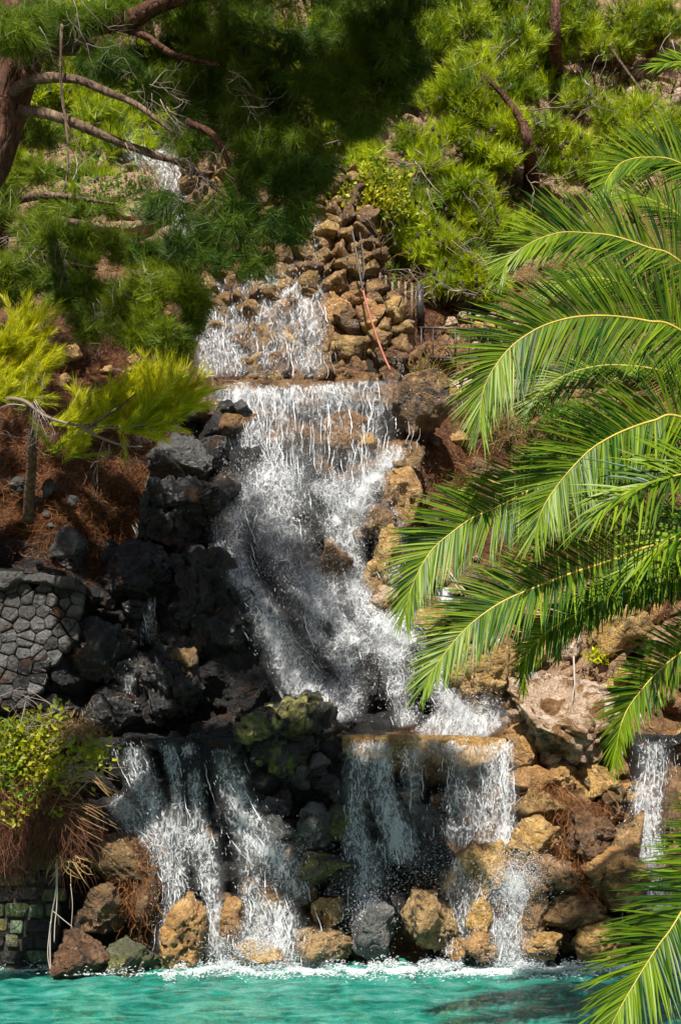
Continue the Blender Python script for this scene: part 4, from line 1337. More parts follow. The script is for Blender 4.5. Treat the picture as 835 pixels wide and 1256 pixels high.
waterfall("water_trickle", "thin trickle of water on the shaded left bank above the grey and rusty boulder", [
    [(168, 640, 8, .8), (176, 680, 9, .8), (184, 720, 10, .8), (182, 760, 14, .7), (188, 790, 26, .5)],
    [(160, 800, 12, .45), (158, 840, 14, .5), (156, 880, 16, .45)],
], drops_per_px=0.041)
waterfall("water_trickle", "small trickle of water by the two pale sticks, right of the cascade", [
    [(548, 705, 12, .8), (546, 725, 16, .95), (546, 748, 18, .8)],
], drops_per_px=0.050)
waterfall("water_trickle", "small trickle of water over golden rocks left of the big pale boulder", [
    [(604, 775, 26, .7), (596, 795, 30, .8), (606, 815, 26, .6)],
    [(652, 822, 20, .8), (650, 845, 26, .9), (640, 870, 24, .8), (626, 890, 30, .7)],
], drops_per_px=0.050)

# foam along the waterline
g = np.random.default_rng(77)
acc = Acc()
N = 26000
fx = g.uniform(-20, 850, N)
w_ = 0.10 + 0.90 * region(fx, 0 * fx + 1185, [(320, 1185, 130, 60), (600, 1185, 110, 60), (470, 1185, 60, 60), (800, 1185, 70, 60), (700, 1185, 90, 60)])
w_ = np.where((fx < 75) | (fx > 200), w_, 0.08)
keep = g.random(N) < w_
fx = fx[keep]
N = len(fx)
Yb = np.where(fx < 80, 13.3, np.where(fx < 215, 13.05, 13.55))
Yf = Yb - np.abs(g.normal(0, 0.22, N)) * (0.5 + w_[keep])
cl = vnoise(np.stack([fx * 0.05, Yf * 4, 0 * fx], -1), 4)
hgt = np.abs(g.normal(0, 0.05, N)) * (cl > 0.5) + 0.015
p = P(fx, 1000, Yf)
p[:, 2] = hgt + 0.09
d = g.normal(size=(N, 3)) * np.array([1.4, 1, 0.6])
drops_geo(acc, p, d, g.uniform(0.015, 0.06, N), g.uniform(0.002, 0.006, N), 3)
tag(acc.build("foam_line", MAT["foam"]), "white foam churning along the foot of the rocks where the falls meet the pool", "foam", kind="stuff")

m = M("surface_foam")
uvn = m.noise(11, 8, 0.75, dist=0.8)
al = m.step(m.math('ADD', m.math('MULTIPLY', uvn, 0.8), m.math('MULTIPLY', m.attr("dens"), 0.18)), 0.59, 0.66)
MAT["sfoam"] = m.done(m.n("ShaderNodeMixShader", i0=m.math('MULTIPLY', al, 0.9), i1=m.n("ShaderNodeBsdfTransparent").outputs[0], i2=m.bsdf(Base_Color=(0.85, 0.88, 0.88), Roughness=0.5)).outputs[0])
fxs = np.linspace(-5.2, 5.2, 300)
fys = np.linspace(12.2, 14.2, 50)
FXg, FYg = np.meshgrid(fxs, fys)
pxg, _pyg = pix(np.stack([FXg, FYg, 0 * FXg], -1))
dens = np.exp(-((FYg - 13.55) / 0.33) ** 2) * (0.35 + 0.65 * region(pxg, 0 * pxg + 1185, [(320, 1185, 140, 60), (590, 1185, 130, 60), (470, 1185, 60, 60), (800, 1185, 70, 60)]))
zz = 0.115 + 0.04 * fbm(np.stack([FXg * 5, FYg * 5, 0 * FXg], -1), 3, seed=5)
i = np.arange(49)[:, None] * 300 + np.arange(299)[None]
tag(mesh_obj("surface_foam", np.stack([FXg, FYg, zz], -1).reshape(-1, 3), np.stack([i, i + 1, i + 301, i + 300], -1).reshape(-1, 4), MAT["sfoam"], smooth=True, attrs={"dens": dens.ravel()}),
    "patchy white foam floating on the turquoise water below the falls", "foam", kind="stuff")

# spray thrown up where the falls strike rocks
acc = Acc()
for cx, cy, sx, sy, Y, n in [(322, 1165, 60, 24, 13.4, 4500), (634, 1080, 36, 34, 13.45, 6000), (620, 1165, 50, 24, 13.35, 1500), (445, 1110, 40, 50, 13.6, 1600), (500, 1060, 40, 30, 13.8, 900), (800, 1080, 36, 30, 13.5, 1200),
                             (215, 1110, 40, 60, 13.6, 1200), (345, 1060, 40, 40, 13.7, 1400), (350, 580, 90, 50, 16.3, 3000), (440, 620, 60, 60, 16.3, 2000), (570, 868, 40, 24, 14.9, 1500), (360, 700, 90, 80, 15.4, 2600), (480, 800, 70, 50, 15.2, 1600), (560, 1060, 50, 50, 13.6, 1200)]:
    p = P(cx + g.normal(0, 1, n) * sx * 0.6, cy + g.normal(0, 1, n) * sy * 0.6, Y - np.abs(g.normal(0, 0.18, n)))
    drops_geo(acc, p, g.normal(size=(n, 3)) + np.array([0, 0, -0.8]), 0.004 + 0.025 * g.random(n) ** 3, 0.0013 + 0.004 * g.random(n) ** 3, 9)
tag(acc.build("water_spray", MAT["drop"]), "fine white spray thrown up where the falls strike the rocks", "spray", kind="stuff")


# ------------------------------------------------------------------ pines
def needles(acc, p, d, s, n, width, var, seed, spread=0.9, droop=0.12):
    """Brushes of needles: tips p, shoot directions d, sizes s; n needles each, every needle a thin triangle."""
    g = np.random.default_rng(seed)
    T = len(p)
    d = nrm(d)
    a = nrm(np.cross(d, g.normal(size=(T, 3))))
    b = np.cross(d, a)
    th = g.uniform(0, 2 * np.pi, (T, n, 1))
    t = g.random((T, n, 1)) ** 0.8
    base = p[:, None] - d[:, None] * (1 - t) * s[:, None, None] * 1.1
    ang = spread * (1.05 - 0.6 * t) * g.uniform(0.7, 1.2, (T, n, 1))
    rad = np.cos(th) * a[:, None] + np.sin(th) * b[:, None]
    dirn = np.cos(ang) * d[:, None] + np.sin(ang) * rad
    dirn[..., 2] -= droop * g.random((T, n))
    ln = s[:, None, None] * g.uniform(0.65, 1.1, (T, n, 1))
    tip = base + dirn * ln
    w = nrm(np.cross(dirn, g.normal(size=(T, n, 3)))) * (width[:, None, None] if np.ndim(width) else width) * 0.5
    v = np.stack([base - w, base + w, tip], 2).reshape(-1, 3)
    va = np.clip(var[:, None] + g.normal(0, 0.10, (T, n)), 0, 1)
    acc.add(v, None, np.arange(T * n * 3).reshape(-1, 3), np.repeat(va.ravel(), 3))


def crown(name, parent, clumps, mat, seed, size, n, width, twig_mat, twig_name="twig", twig_every=4, var_mid=0.5, up=0.55, trunk_pt=None, spread=0.9, droop=0.12, flat=1.0, twig_r=0.006):
    """clumps: (centre xyz, radii xyz, count[, brightness]). Needle brushes fill each clump, thickest near its outside; twigs reach back to its heart."""
    g = np.random.default_rng(seed)
    acc, tw = Acc(), Acc()
    for c in clumps:
        cen, rad, cnt = np.array(c[0], float), np.array(c[1], float), int(c[2])
        br = c[3] if len(c) > 3 else 0.0
        q = nrm(g.normal(size=(cnt, 3)))
        rr = g.random((cnt, 1)) ** 0.45
        # lumpy outline: the radius wanders with direction
        lump = 0.62 + 0.75 * vnoise(q * 2.2 + cen * 1.7, seed)[:, None]
        off = q * rr * lump
        p = cen + off * rad
        d = nrm(off * np.array([1, 1, flat]) + np.array([0, 0, up]) + g.normal(0, 0.35, (cnt, 3)))
        v = np.clip(var_mid + br + 0.7 * (vnoise(p * 2.5, seed + 3) - 0.5) + g.normal(0, 0.12, cnt), 0, 1)
        needles(acc, p, d, size * g.uniform(0.7, 1.25, cnt), n, width, v, seed + 1, spread, droop)
        idx = np.arange(0, cnt, twig_every)
        m = len(idx)
        if m:
            e = p[idx]
            s0 = cen + (e - cen) * g.uniform(0.0, 0.35, (m, 1)) * 0.8
            md = (s0 + e) / 2 + g.normal(0, 0.06, (m, 3)) * np.linalg.norm(rad) + np.array([0, 0, 0.02])
            mid = np.stack([s0, (s0 + md) / 2 + g.normal(0, 0.01, (m, 3)), md, (md + e) / 2 + g.normal(0, 0.01, (m, 3)), e], 1)
            wd = np.stack([np.full(m, 2.0), np.full(m, 1.6), np.full(m, 1.2), np.full(m, 0.9), np.full(m, 0.5)], 1) * twig_r
            for ax in range(2):
                ribbons(tw, mid, wd, nrm(np.cross(e - s0, g.normal(size=(m, 3)))), g.random(m))
    o = acc.build(name, MAT[mat], parent)
    if tw.n:
        tag(tw.build(twig_name, MAT[twig_mat], parent), kind="stuff")
    return o


def limb(parent, pts, radii, mat, name="limb", sides=9, n=28, rough=0.14):
    acc = Acc()
    tube(acc, catmull(pts, n), radii, sides, rough=rough)
    return acc.build(name, MAT[mat], parent, smooth=True)


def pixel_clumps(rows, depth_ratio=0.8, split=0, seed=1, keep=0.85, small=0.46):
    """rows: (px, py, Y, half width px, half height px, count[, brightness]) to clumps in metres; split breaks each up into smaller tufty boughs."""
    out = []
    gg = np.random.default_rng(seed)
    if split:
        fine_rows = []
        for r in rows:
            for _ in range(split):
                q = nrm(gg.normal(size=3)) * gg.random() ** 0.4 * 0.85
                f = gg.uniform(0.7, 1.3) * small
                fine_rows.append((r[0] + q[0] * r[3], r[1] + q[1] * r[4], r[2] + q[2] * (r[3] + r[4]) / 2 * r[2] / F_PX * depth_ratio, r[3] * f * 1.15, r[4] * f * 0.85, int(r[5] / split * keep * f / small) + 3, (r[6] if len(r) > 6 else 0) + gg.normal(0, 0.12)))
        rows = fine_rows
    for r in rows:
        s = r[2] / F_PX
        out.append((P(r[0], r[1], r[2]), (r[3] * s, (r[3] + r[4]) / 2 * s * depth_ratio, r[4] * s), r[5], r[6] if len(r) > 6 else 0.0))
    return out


def dead_twigs(parent, starts, mat, seed, name="dead_twig", r0=0.006, length=0.5, droop=0.6):
    """Bare forking twigs; starts: (point, direction, count)."""
    g = np.random.default_rng(seed)
    acc = Acc()
    for p0, d0, n in starts:
        for _ in range(n):
            stack = [(np.array(p0, float) + g.normal(0, 0.04, 3), nrm(np.array(d0, float) + g.normal(0, 0.45, 3)), length * g.uniform(0.6, 1.2), r0, 0)]
            while stack:
                p, d, L, r, lv = stack.pop()
                pts = [p]
                for k in range(4):
                    d = nrm(d + g.normal(0, 0.22, 3) + np.array([0, 0, -0.06 * droop]))
                    pts.append(pts[-1] + d * L / 4)
                tube(acc, np.array(pts), [r, r * 0.55], 3, var=float(np.clip(0.5 + g.normal(0, .25), 0, 1)))
                if lv < 2:
                    for _k in range(int(g.integers(2, 4))):
                        stack.append((pts[int(g.integers(1, 5))], nrm(d + g.normal(0, 0.6, 3)), L * 0.6, r * 0.55, lv + 1))
    return tag(acc.build(name, MAT[mat], parent), kind="stuff")


# the big dark pine leaning in from the left, in front of the cliff
YB = 9.6
big = empty("pine_tree", (-4.75, 9.9, 0.4))
tag(big, "big pine with red-brown trunk and dark drooping boughs at the upper left", "pine")
limb(big, [(-4.75, 9.9, 0.3), (-4.2, 9.8, 2.6), P(-110, 420, 9.7), P(-20, 200, YB), P(8, 120, YB), P(30, 20, YB), P(10, -90, YB), P(-70, -260, YB), P(-120, -480, YB)], [0.34, 0.30, 0.26, 0.23, 0.21, 0.19, 0.16, 0.12, 0.06], "bark", "trunk", 16, 60, 0.10)
limb(big, [P(15, 95, YB), P(60, 45, 9.4), P(110, 32, 9.3), P(160, 24, 9.2), P(198, 4, 9.1), P(260, -10, 9.0), P(340, -20, 8.9)], [0.10, 0.085, 0.07, 0.06, 0.045, 0.03], "bark")
limb(big, [P(35, 55, YB), P(80, 50, 9.8), P(130, 60, 9.9), P(200, 90, 10.0), P(300, 110, 10.2)], [0.12, 0.10, 0.07, 0.04], "bark")
limb(big, [P(12, 116, 9.5), P(40, 98, 9.2), P(90, 97, 9.1), P(130, 112, 9.0), P(170, 130, 8.9), P(215, 165, 8.8)], [0.042, 0.038, 0.03, 0.022, 0.010], "bark_grey")
limb(big, [P(20, 135, 9.6), P(50, 138, 9.3), P(90, 150, 9.2), P(140, 172, 9.2), P(190, 190, 9.1), P(230, 205, 9.1), P(290, 250, 9.0)], [0.042, 0.038, 0.03, 0.022, 0.010], "bark_grey")
limb(big, [P(150, 34, 9.3), P(180, 45, 9.2), P(215, 68, 9.2), P(270, 80, 9.2)], [0.03, 0.025, 0.012], "bark")
limb(big, [P(230, 150, 9.1), P(265, 170, 9.0), P(290, 230, 9.0), P(300, 300, 9.0)], [0.03, 0.02, 0.008], "bark")
limb(big, [P(76, 30, 9.0), P(75, 100, 9.0), P(82, 160, 9.0), P(84, 195, 9.0), P(80, 232, 9.0)], [0.012, 0.012, 0.01, 0.006], "bark_grey", "hanging_twig", 5)
limb(big, [P(82, 152, 9.0), P(95, 175, 9.0), P(110, 206, 9.0)], [0.007, 0.004], "bark_grey", "hanging_twig", 4)
rows = [
    (330, 40, 9.4, 80, 50, 240), (420, 50, 9.4, 70, 66, 340, 0), (470, 20, 9.2, 60, 60, 290), (400, 120, 9.3, 75, 56, 330, -.05), (460, 125, 9.2, 45, 56, 220, 0), (340, 130, 9.4, 60, 50, 210, -.1),
    (380, 190, 9.2, 56, 50, 240, -.05), (330, 225, 9.1, 56, 44, 190, -.08), (290, 265, 9.1, 56, 40, 130, -.05), (352, 270, 9.0, 36, 36, 110, 0), (290, 315, 9.0, 46, 26, 80, 0), (250, 60, 9.5, 60, 40, 200), (265, 120, 9.4, 40, 45, 160, -.1),
    (205, 70, 9.6, 50, 30, 110, -.1), (190, 105, 9.3, 40, 24, 100), (60, 20, 9.2, 70, 30, 200, .1), (20, 50, 9.1, 40, 30, 130, .1), (130, 75, 9.2, 36, 20, 80), (240, 160, 9.3, 44, 40, 110, -.15), (320, 165, 9.2, 40, 45, 150, .1),
    (240, 300, 9.1, 40, 40, 40, -.1), (205, 250, 9.1, 34, 30, 24, -.1), (500, 60, 9.1, 30, 60, 130), (150, 10, 9.3, 50, 24, 120, .15), (230, 10, 9.3, 60, 30, 160, .05), (300, 90, 9.3, 40, 40, 130, -.1),
    # unseen clumps above the frame, added to shade the boughs and the dark cliff
    (260, -60, 8.6, 130, 50, 420, .1), (420, -60, 8.5, 110, 60, 420), (330, -110, 7.9, 170, 60, 460), (470, -90, 8.0, 110, 70, 360), (400, -230, 8.0, 150, 90, 380, .1), (520, -60, 8.8, 60, 60, 200), (230, -300, 8.4, 160, 90, 320, .1),
    (120, -430, 9.4, 180, 80, 300, .1), (40, -540, 9.4, 160, 70, 260, .1), (200, -560, 9.4, 120, 70, 260, .1), (120, -640, 9.4, 150, 60, 240, .1), (250, -440, 9.2, 90, 70, 240, .1), (-60, -400, 9.4, 100, 100, 220, .1),
]
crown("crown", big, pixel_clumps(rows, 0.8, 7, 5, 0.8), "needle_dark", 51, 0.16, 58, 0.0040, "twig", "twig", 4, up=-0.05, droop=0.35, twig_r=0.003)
dead_twigs(big, [(P(175, 112, 9.0), (0.5, 0, -0.8), 5), (P(195, 125, 9.0), (0.3, 0, -1), 6), (P(230, 190, 9.0), (0.3, -.1, -1), 6), (P(280, 105, 9.0), (0.9, 0, 0.1), 4), (P(160, 165, 9.1), (0.2, 0, -1), 4), (P(300, 130, 9.0), (0.5, 0, -.7), 3),
                 (P(210, 200, 9.0), (0.5, 0, -1), 6), (P(250, 215, 9.0), (0.5, 0, -1), 5), (P(40, 40, 9.0), (-.1, 0, -1), 3), (P(95, 8, 9.0), (0.2, 0, -0.9), 4), (P(190, 105, 9.0), (1, 0, -.2), 3)], "twig", 61, length=0.30, r0=0.0036)

# darker mid pine whose boughs hang over the left of the falls
mid_pine = empty("pine_tree", P(-40, 620, 14.3))
tag(mid_pine, "mid-green pine with low boughs hanging left of the upper falls, behind the bright bough", "pine")
limb(mid_pine, [P(-40, 640, 14.6), P(-30, 480, 14.2), P(-10, 330, 13.8), P(10, 220, 13.6), P(20, 100, 13.6), P(15, -60, 13.6)], [0.2, 0.17, 0.13, 0.08, 0.04], "bark", "trunk", 10, 40)
for pts in ([P(-20, 380, 14), P(60, 352, 13.2), P(120, 350, 12.8), P(200, 372, 12.5)], [P(0, 290, 13.7), P(80, 272, 13.1), P(170, 300, 12.7), P(240, 330, 12.5)], [P(5, 250, 13.7), P(60, 240, 13.4), P(140, 250, 13.3)], [P(-10, 340, 13.8), P(50, 320, 13), P(120, 330, 12.6)]):
    limb(mid_pine, pts, [0.05, 0.035, 0.012], "bark_grey", sides=6)
rows = [
    (60, 290, 13.1, 70, 34, 230), (20, 320, 13.0, 50, 34, 170), (120, 300, 12.9, 60, 30, 200, .05), (180, 320, 12.7, 55, 34, 230, .05), (95, 345, 12.8, 60, 30, 220), (150, 365, 12.6, 55, 34, 240, .1), (205, 360, 12.4, 40, 40, 230, .12),
    (230, 330, 12.4, 32, 40, 170, .05), (190, 405, 12.4, 44, 36, 230, .15), (130, 395, 12.6, 40, 26, 130), (225, 420, 12.5, 26, 36, 130, .1), (60, 330, 13.0, 50, 24, 120), (30, 265, 13.5, 60, 30, 150, -.1), (100, 255, 13.5, 60, 22, 110, -.1),
    (15, 350, 12.9, 30, 20, 60), (240, 375, 12.4, 20, 36, 90), (40, 220, 13.6, 60, 30, 150, -.05), (20, 170, 13.6, 60, 40, 150), (20, 60, 13.6, 90, 60, 200), (0, -40, 13.6, 110, 60, 200),
    (-30, -20, 13.2, 120, 60, 260), (-150, -60, 13.2, 110, 70, 220), (-160, 120, 13.4, 90, 80, 260),  # added clumps, mostly out of view, that shade the dark left cliff
]
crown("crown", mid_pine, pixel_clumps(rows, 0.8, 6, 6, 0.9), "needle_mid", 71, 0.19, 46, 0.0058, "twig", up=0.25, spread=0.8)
dead_twigs(mid_pine, [(P(40, 300, 12.7), (0.4, -.2, -.6), 5), (P(75, 300, 12.6), (0.3, 0, -1), 5), (P(20, 285, 12.8), (-.4, 0, -.5), 3), (P(150, 335, 12.2), (.4, 0, -.3), 3), (P(120, 370, 12.3), (.1, 0, -1), 4), (P(175, 440, 12.3), (.1, 0, -1), 3)], "twig", 62, length=0.36, r0=0.0045)

# young bright pine on the straw bank
young = empty("pine_tree", P(30, 620, 14.2))
tag(young, "small young pine with bright yellow-green boughs on the brown straw bank", "pine")
limb(young, [P(34, 640, 14.6), P(42, 520, 13.6), P(46, 460, 13.0), P(52, 410, 12.9), P(58, 360, 12.9), P(62, 300, 13.2)], [0.06, 0.06, 0.05, 0.045, 0.03], "bark_grey", "trunk", 8)
limb(young, [P(0, 488, 12.4), P(30, 492, 12.0), P(55, 510, 11.6), P(95, 522, 11.4), P(140, 525, 11.3), P(185, 520, 11.3)], [0.022, 0.02, 0.015, 0.009, 0.004], "twig", "limb", 7)
limb(young, [P(95, 522, 11.4), P(120, 535, 11.3), P(150, 546, 11.3), P(175, 548, 11.3)], [0.018, 0.012, 0.006], "twig", "limb", 6)
limb(young, [P(110, 523, 11.35), P(130, 510, 11.3), P(150, 496, 11.3), P(168, 482, 11.3)], [0.018, 0.012, 0.006], "bark_grey", "limb", 6)
limb(young, [P(46, 460, 13.0), P(20, 440, 12.7), P(-10, 420, 12.5)], [0.03, 0.02, 0.01], "bark_grey", "limb", 6)
rows = [
    (20, 410, 12.3, 46, 26, 200, .1), (10, 440, 12.3, 40, 26, 170), (50, 430, 12.3, 26, 24, 90, -.1), (15, 475, 12.3, 36, 22, 110, -.1),
    (150, 460, 11.8, 30, 26, 150, .2), (195, 470, 11.7, 36, 24, 190, .2), (170, 492, 11.8, 44, 20, 190, .1), (110, 478, 11.9, 36, 20, 120, -.05), (85, 492, 12.0, 30, 18, 80, -.1), (212, 488, 11.7, 26, 26, 140, .15), (70, 540, 12.1, 24, 16, 46, -.1), (185, 520, 11.8, 36, 14, 90, -.05), (90, 556, 12.1, 18, 12, 24, -.1), (130, 440, 11.9, 16, 12, 40, .1),
]
def sprays(name, parent, starts, mat, seed, size, n, width):
    """Feathery boughs: shoots (from, to, count) that carry needle brushes along their outer part."""
    g = np.random.default_rng(seed)
    acc, tw = Acc(), Acc()
    for a, b, cnt, br in starts:
        for _ in range(cnt):
            t = g.random()
            p0 = np.array(a) * (1 - t) + np.array(b) * t + g.normal(0, 0.03, 3)
            d = nrm(np.array([0.75, -0.15, 0.36]) + g.normal(0, 0.36, 3) * np.array([1.2, 1.2, 0.8]))
            L = g.uniform(0.18, 0.46)
            m = int(L / 0.035) + 2
            u = np.linspace(0.15, 1, m)[:, None]
            bend = g.normal(0, 0.06, 3) + np.array([0, 0, 0.05])
            p = p0 + d * u * L + bend * u ** 2
            dd = nrm(d * L + 2 * bend * u)
            v = np.clip(0.45 + br + 0.3 * u[:, 0] + g.normal(0, 0.14), 0, 1)
            needles(acc, p, dd, np.full(m, size) * g.uniform(0.8, 1.15), n, width, v, seed + _, 0.62, 0.03)
            tube(tw, np.vstack([p0[None], p[::3], p[-1:]]), [0.006, 0.003], 3, var=g.uniform(.2, .8))
    acc.build(name, MAT[mat], parent)
    tag(tw.build("twig", MAT["twig"], parent), kind="stuff")


SPR = [  # px, py, Y to px, py, Y along which shoots rise
    ((70, 518, 11.7), (160, 512, 11.5), 40, 0), ((130, 510, 11.5), (215, 508, 11.4), 54, .12), ((120, 485, 11.7), (210, 488, 11.5), 54, .12), ((180, 505, 11.5), (225, 495, 11.4), 24, .15), ((150, 525, 11.4), (205, 520, 11.4), 24, .0), ((62, 545, 11.8), (90, 560, 11.8), 10, -.15),
    ((-20, 430, 12.4), (40, 430, 12.4), 46, .05), ((-20, 462, 12.4), (40, 465, 12.4), 40, 0), ((-10, 490, 12.3), (30, 490, 12.3), 14, -.1), ((10, 400, 12.4), (40, 400, 12.4), 12, .1),
]
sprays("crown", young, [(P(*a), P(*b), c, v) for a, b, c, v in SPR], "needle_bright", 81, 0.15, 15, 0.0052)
dead_twigs(young, [(P(45, 500, 11.6), (0.1, 0, -1), 6), (P(60, 512, 11.5), (0.2, 0, -1), 4), (P(130, 540, 11.3), (.5, 0, -.7), 3), (P(190, 545, 11.6), (.5, 0, -.8), 2), (P(50, 500, 12), (-.4, 0, -.5), 3)], "twig", 63, length=0.3, r0=0.006)

# pines on the hill above
HILL = [  # base px, base py, Y, trunk top px, py, rows, label
    ((652, 250), 21.4, [(652, 215), (648, 180), (640, 150), (615, 115), (590, 90)], [(600, 110, 20.6, 60, 50, 260), (560, 140, 20.4, 60, 45, 240), (640, 150, 20.6, 55, 36, 170), (590, 185, 20.4, 60, 34, 190), (530, 190, 20.3, 50, 40, 200), (560, 235, 20.2, 60, 36, 220), (620, 60, 20.8, 60, 40, 210), (690, 180, 20.7, 40, 36, 120), (600, 270, 20.2, 45, 34, 160), (500, 240, 20.0, 44, 34, 150, .05)],
     "sunny pine with a forked dark trunk in the middle of the hill"),
    ((690, 150), 23.0, [(683, 100), (680, 40), (684, -40), (690, -120)], [(690, 20, 22.6, 60, 50, 260), (640, 10, 22.6, 55, 46, 220), (740, 30, 22.7, 55, 40, 200), (720, 110, 22.4, 45, 30, 110), (650, 80, 22.5, 50, 34, 160), (800, 30, 22.9, 60, 40, 220), (690, -80, 22.8, 100, 60, 300), (780, 150, 22.0, 60, 36, 220, .1), (830, 170, 21.8, 50, 34, 160, .1), (740, 190, 21.8, 50, 30, 150, .1)],
     "tall sunny pine on the hill left of the bare pinkish rock"),
    ((560, 200), 22.6, [(555, 120), (548, 40), (550, -60)], [(550, 30, 22.2, 70, 50, 300), (500, 70, 22.0, 60, 50, 260), (580, -20, 22.4, 70, 50, 240), (500, 0, 22.2, 50, 50, 200), (450, 170, 21.6, 50, 40, 180), (470, 120, 21.8, 50, 40, 180), (520, -90, 22.4, 90, 50, 240)],
     "bushy yellow-green pine right next to the dark boughs of the big pine"),
    ((470, 330), 19.4, [(490, 290), (510, 250)], [(520, 300, 19.2, 44, 26, 170, .05), (560, 320, 19.2, 44, 24, 180), (470, 270, 19.1, 34, 28, 110, -.05), (590, 345, 19.1, 36, 22, 130, .05), (540, 345, 19.0, 34, 16, 80), (510, 270, 19.3, 40, 30, 130, -.1)],
     "low spreading pine sapling above the wooden stakes and the railing wall"),
    ((180, 260), 20.6, [(185, 180), (190, 100), (180, 0), (180, -100)], [(160, 120, 20.2, 70, 60, 260, .1), (100, 170, 20.0, 70, 50, 260, .1), (60, 110, 20.2, 60, 60, 230), (230, 90, 20.2, 70, 60, 230, .05), (110, 50, 20.4, 80, 50, 240, .1), (120, 240, 19.4, 60, 34, 200, .15), (60, 220, 19.6, 60, 40, 200, .1), (200, 170, 20.0, 40, 40, 90, .05), (200, -20, 20.4, 90, 60, 240, .1), (30, 170, 19.8, 50, 50, 180, .05)],
     "bright yellow-green pine on the hill, seen through the limbs of the big pine"),
    ((400, 220), 20.8, [(395, 150), (390, 60), (380, -40)], [(380, 60, 20.4, 70, 60, 220, .05), (340, 130, 20.2, 60, 50, 180, .1), (290, 60, 20.4, 60, 60, 200, .1), (430, 140, 20.2, 40, 50, 140, .05), (420, 60, 20.6, 60, 70, 200), (320, 190, 20.0, 50, 30, 120, .15), (350, -40, 20.6, 90, 60, 240), (405, 165, 19.9, 40, 30, 150), (440, 195, 19.7, 34, 24, 110), (395, 215, 19.7, 26, 18, 70)],
     "yellow-green pine on the hill directly behind the darkest boughs of the big pine"),
]
for k, (b, Y, tr, rows, label) in enumerate(HILL):
    b0 = P(b[0], b[1], Y + 0.3)
    t = empty("pine_tree", b0)
    tag(t, label, "pine", "pines on the hill above the falls")
    limb(t, [b0] + [P(x, y, Y - 0.1 - (1.25 if k < 2 else 0.0) * min(1, q)) for q, (x, y) in enumerate(tr)], [0.16, 0.13, 0.10, 0.06, 0.03], "bark", "trunk", 9, 40)
    g = np.random.default_rng(400 + k)
    for r in rows[::2]:
        j = tr[min(len(tr) - 1, int(g.integers(0, len(tr))))]
        e = P(r[0], r[1], r[2])
        s = P(j[0], j[1], Y - 0.1)
        limb(t, [s, s * 0.6 + e * 0.4 + g.normal(0, .12, 3), e], [0.045, 0.03, 0.01], "bark_grey", sides=5, n=12)
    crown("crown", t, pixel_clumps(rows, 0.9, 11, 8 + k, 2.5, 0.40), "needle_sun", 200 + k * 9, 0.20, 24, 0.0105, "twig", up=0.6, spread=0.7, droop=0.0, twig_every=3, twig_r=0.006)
    dead_twigs(t, [(P(r[0] + g.normal(0, r[3] * .6), r[1] + g.normal(0, r[4] * .6), r[2] - .35), g.normal(0, 1, 3) * np.array([1, .4, .5]), 2) for r in rows], "twig", 500 + k, "dead_twig", 0.013, 0.8, 0.4)
    acc = Acc()
    for r in rows:
        for _ in range(5):
            c = P(r[0] + g.normal(0, r[3] * .5), r[1] + g.normal(0, r[4] * .5), r[2] - 0.35)
            v, f = ICO[2]
            acc.add(v * np.array([0.03, 0.03, 0.045]) + c, None, f)
    tag(acc.build("pine_cone", MAT["cone"], t), kind="stuff")


# ------------------------------------------------------------------ the palm
CROWN_PX = (1030, 640, 12.6)
PS = 0.68        # brings the listed distances to where the palm stands
pb_ = P(CROWN_PX[0], CROWN_PX[1], CROWN_PX[2] * PS)
palm = empty("palm_tree", (float(pb_[0]) + 0.15, float(pb_[1]) + 0.1, 0.4))
tag(palm, "date palm with long arching green fronds reaching in over the sunny rocks", "palm")
acc = Acc()
tube(acc, catmull([(pb_[0] + 0.15, pb_[1] + 0.1, 0.3), (pb_[0] + 0.1, pb_[1] + 0.1, 2.5), (pb_[0], pb_[1], pb_[2])], 60), [0.30, 0.25, 0.25, 0.30], 18, rough=0.16)
acc.build("trunk", MAT["bark_grey"], palm, smooth=True)

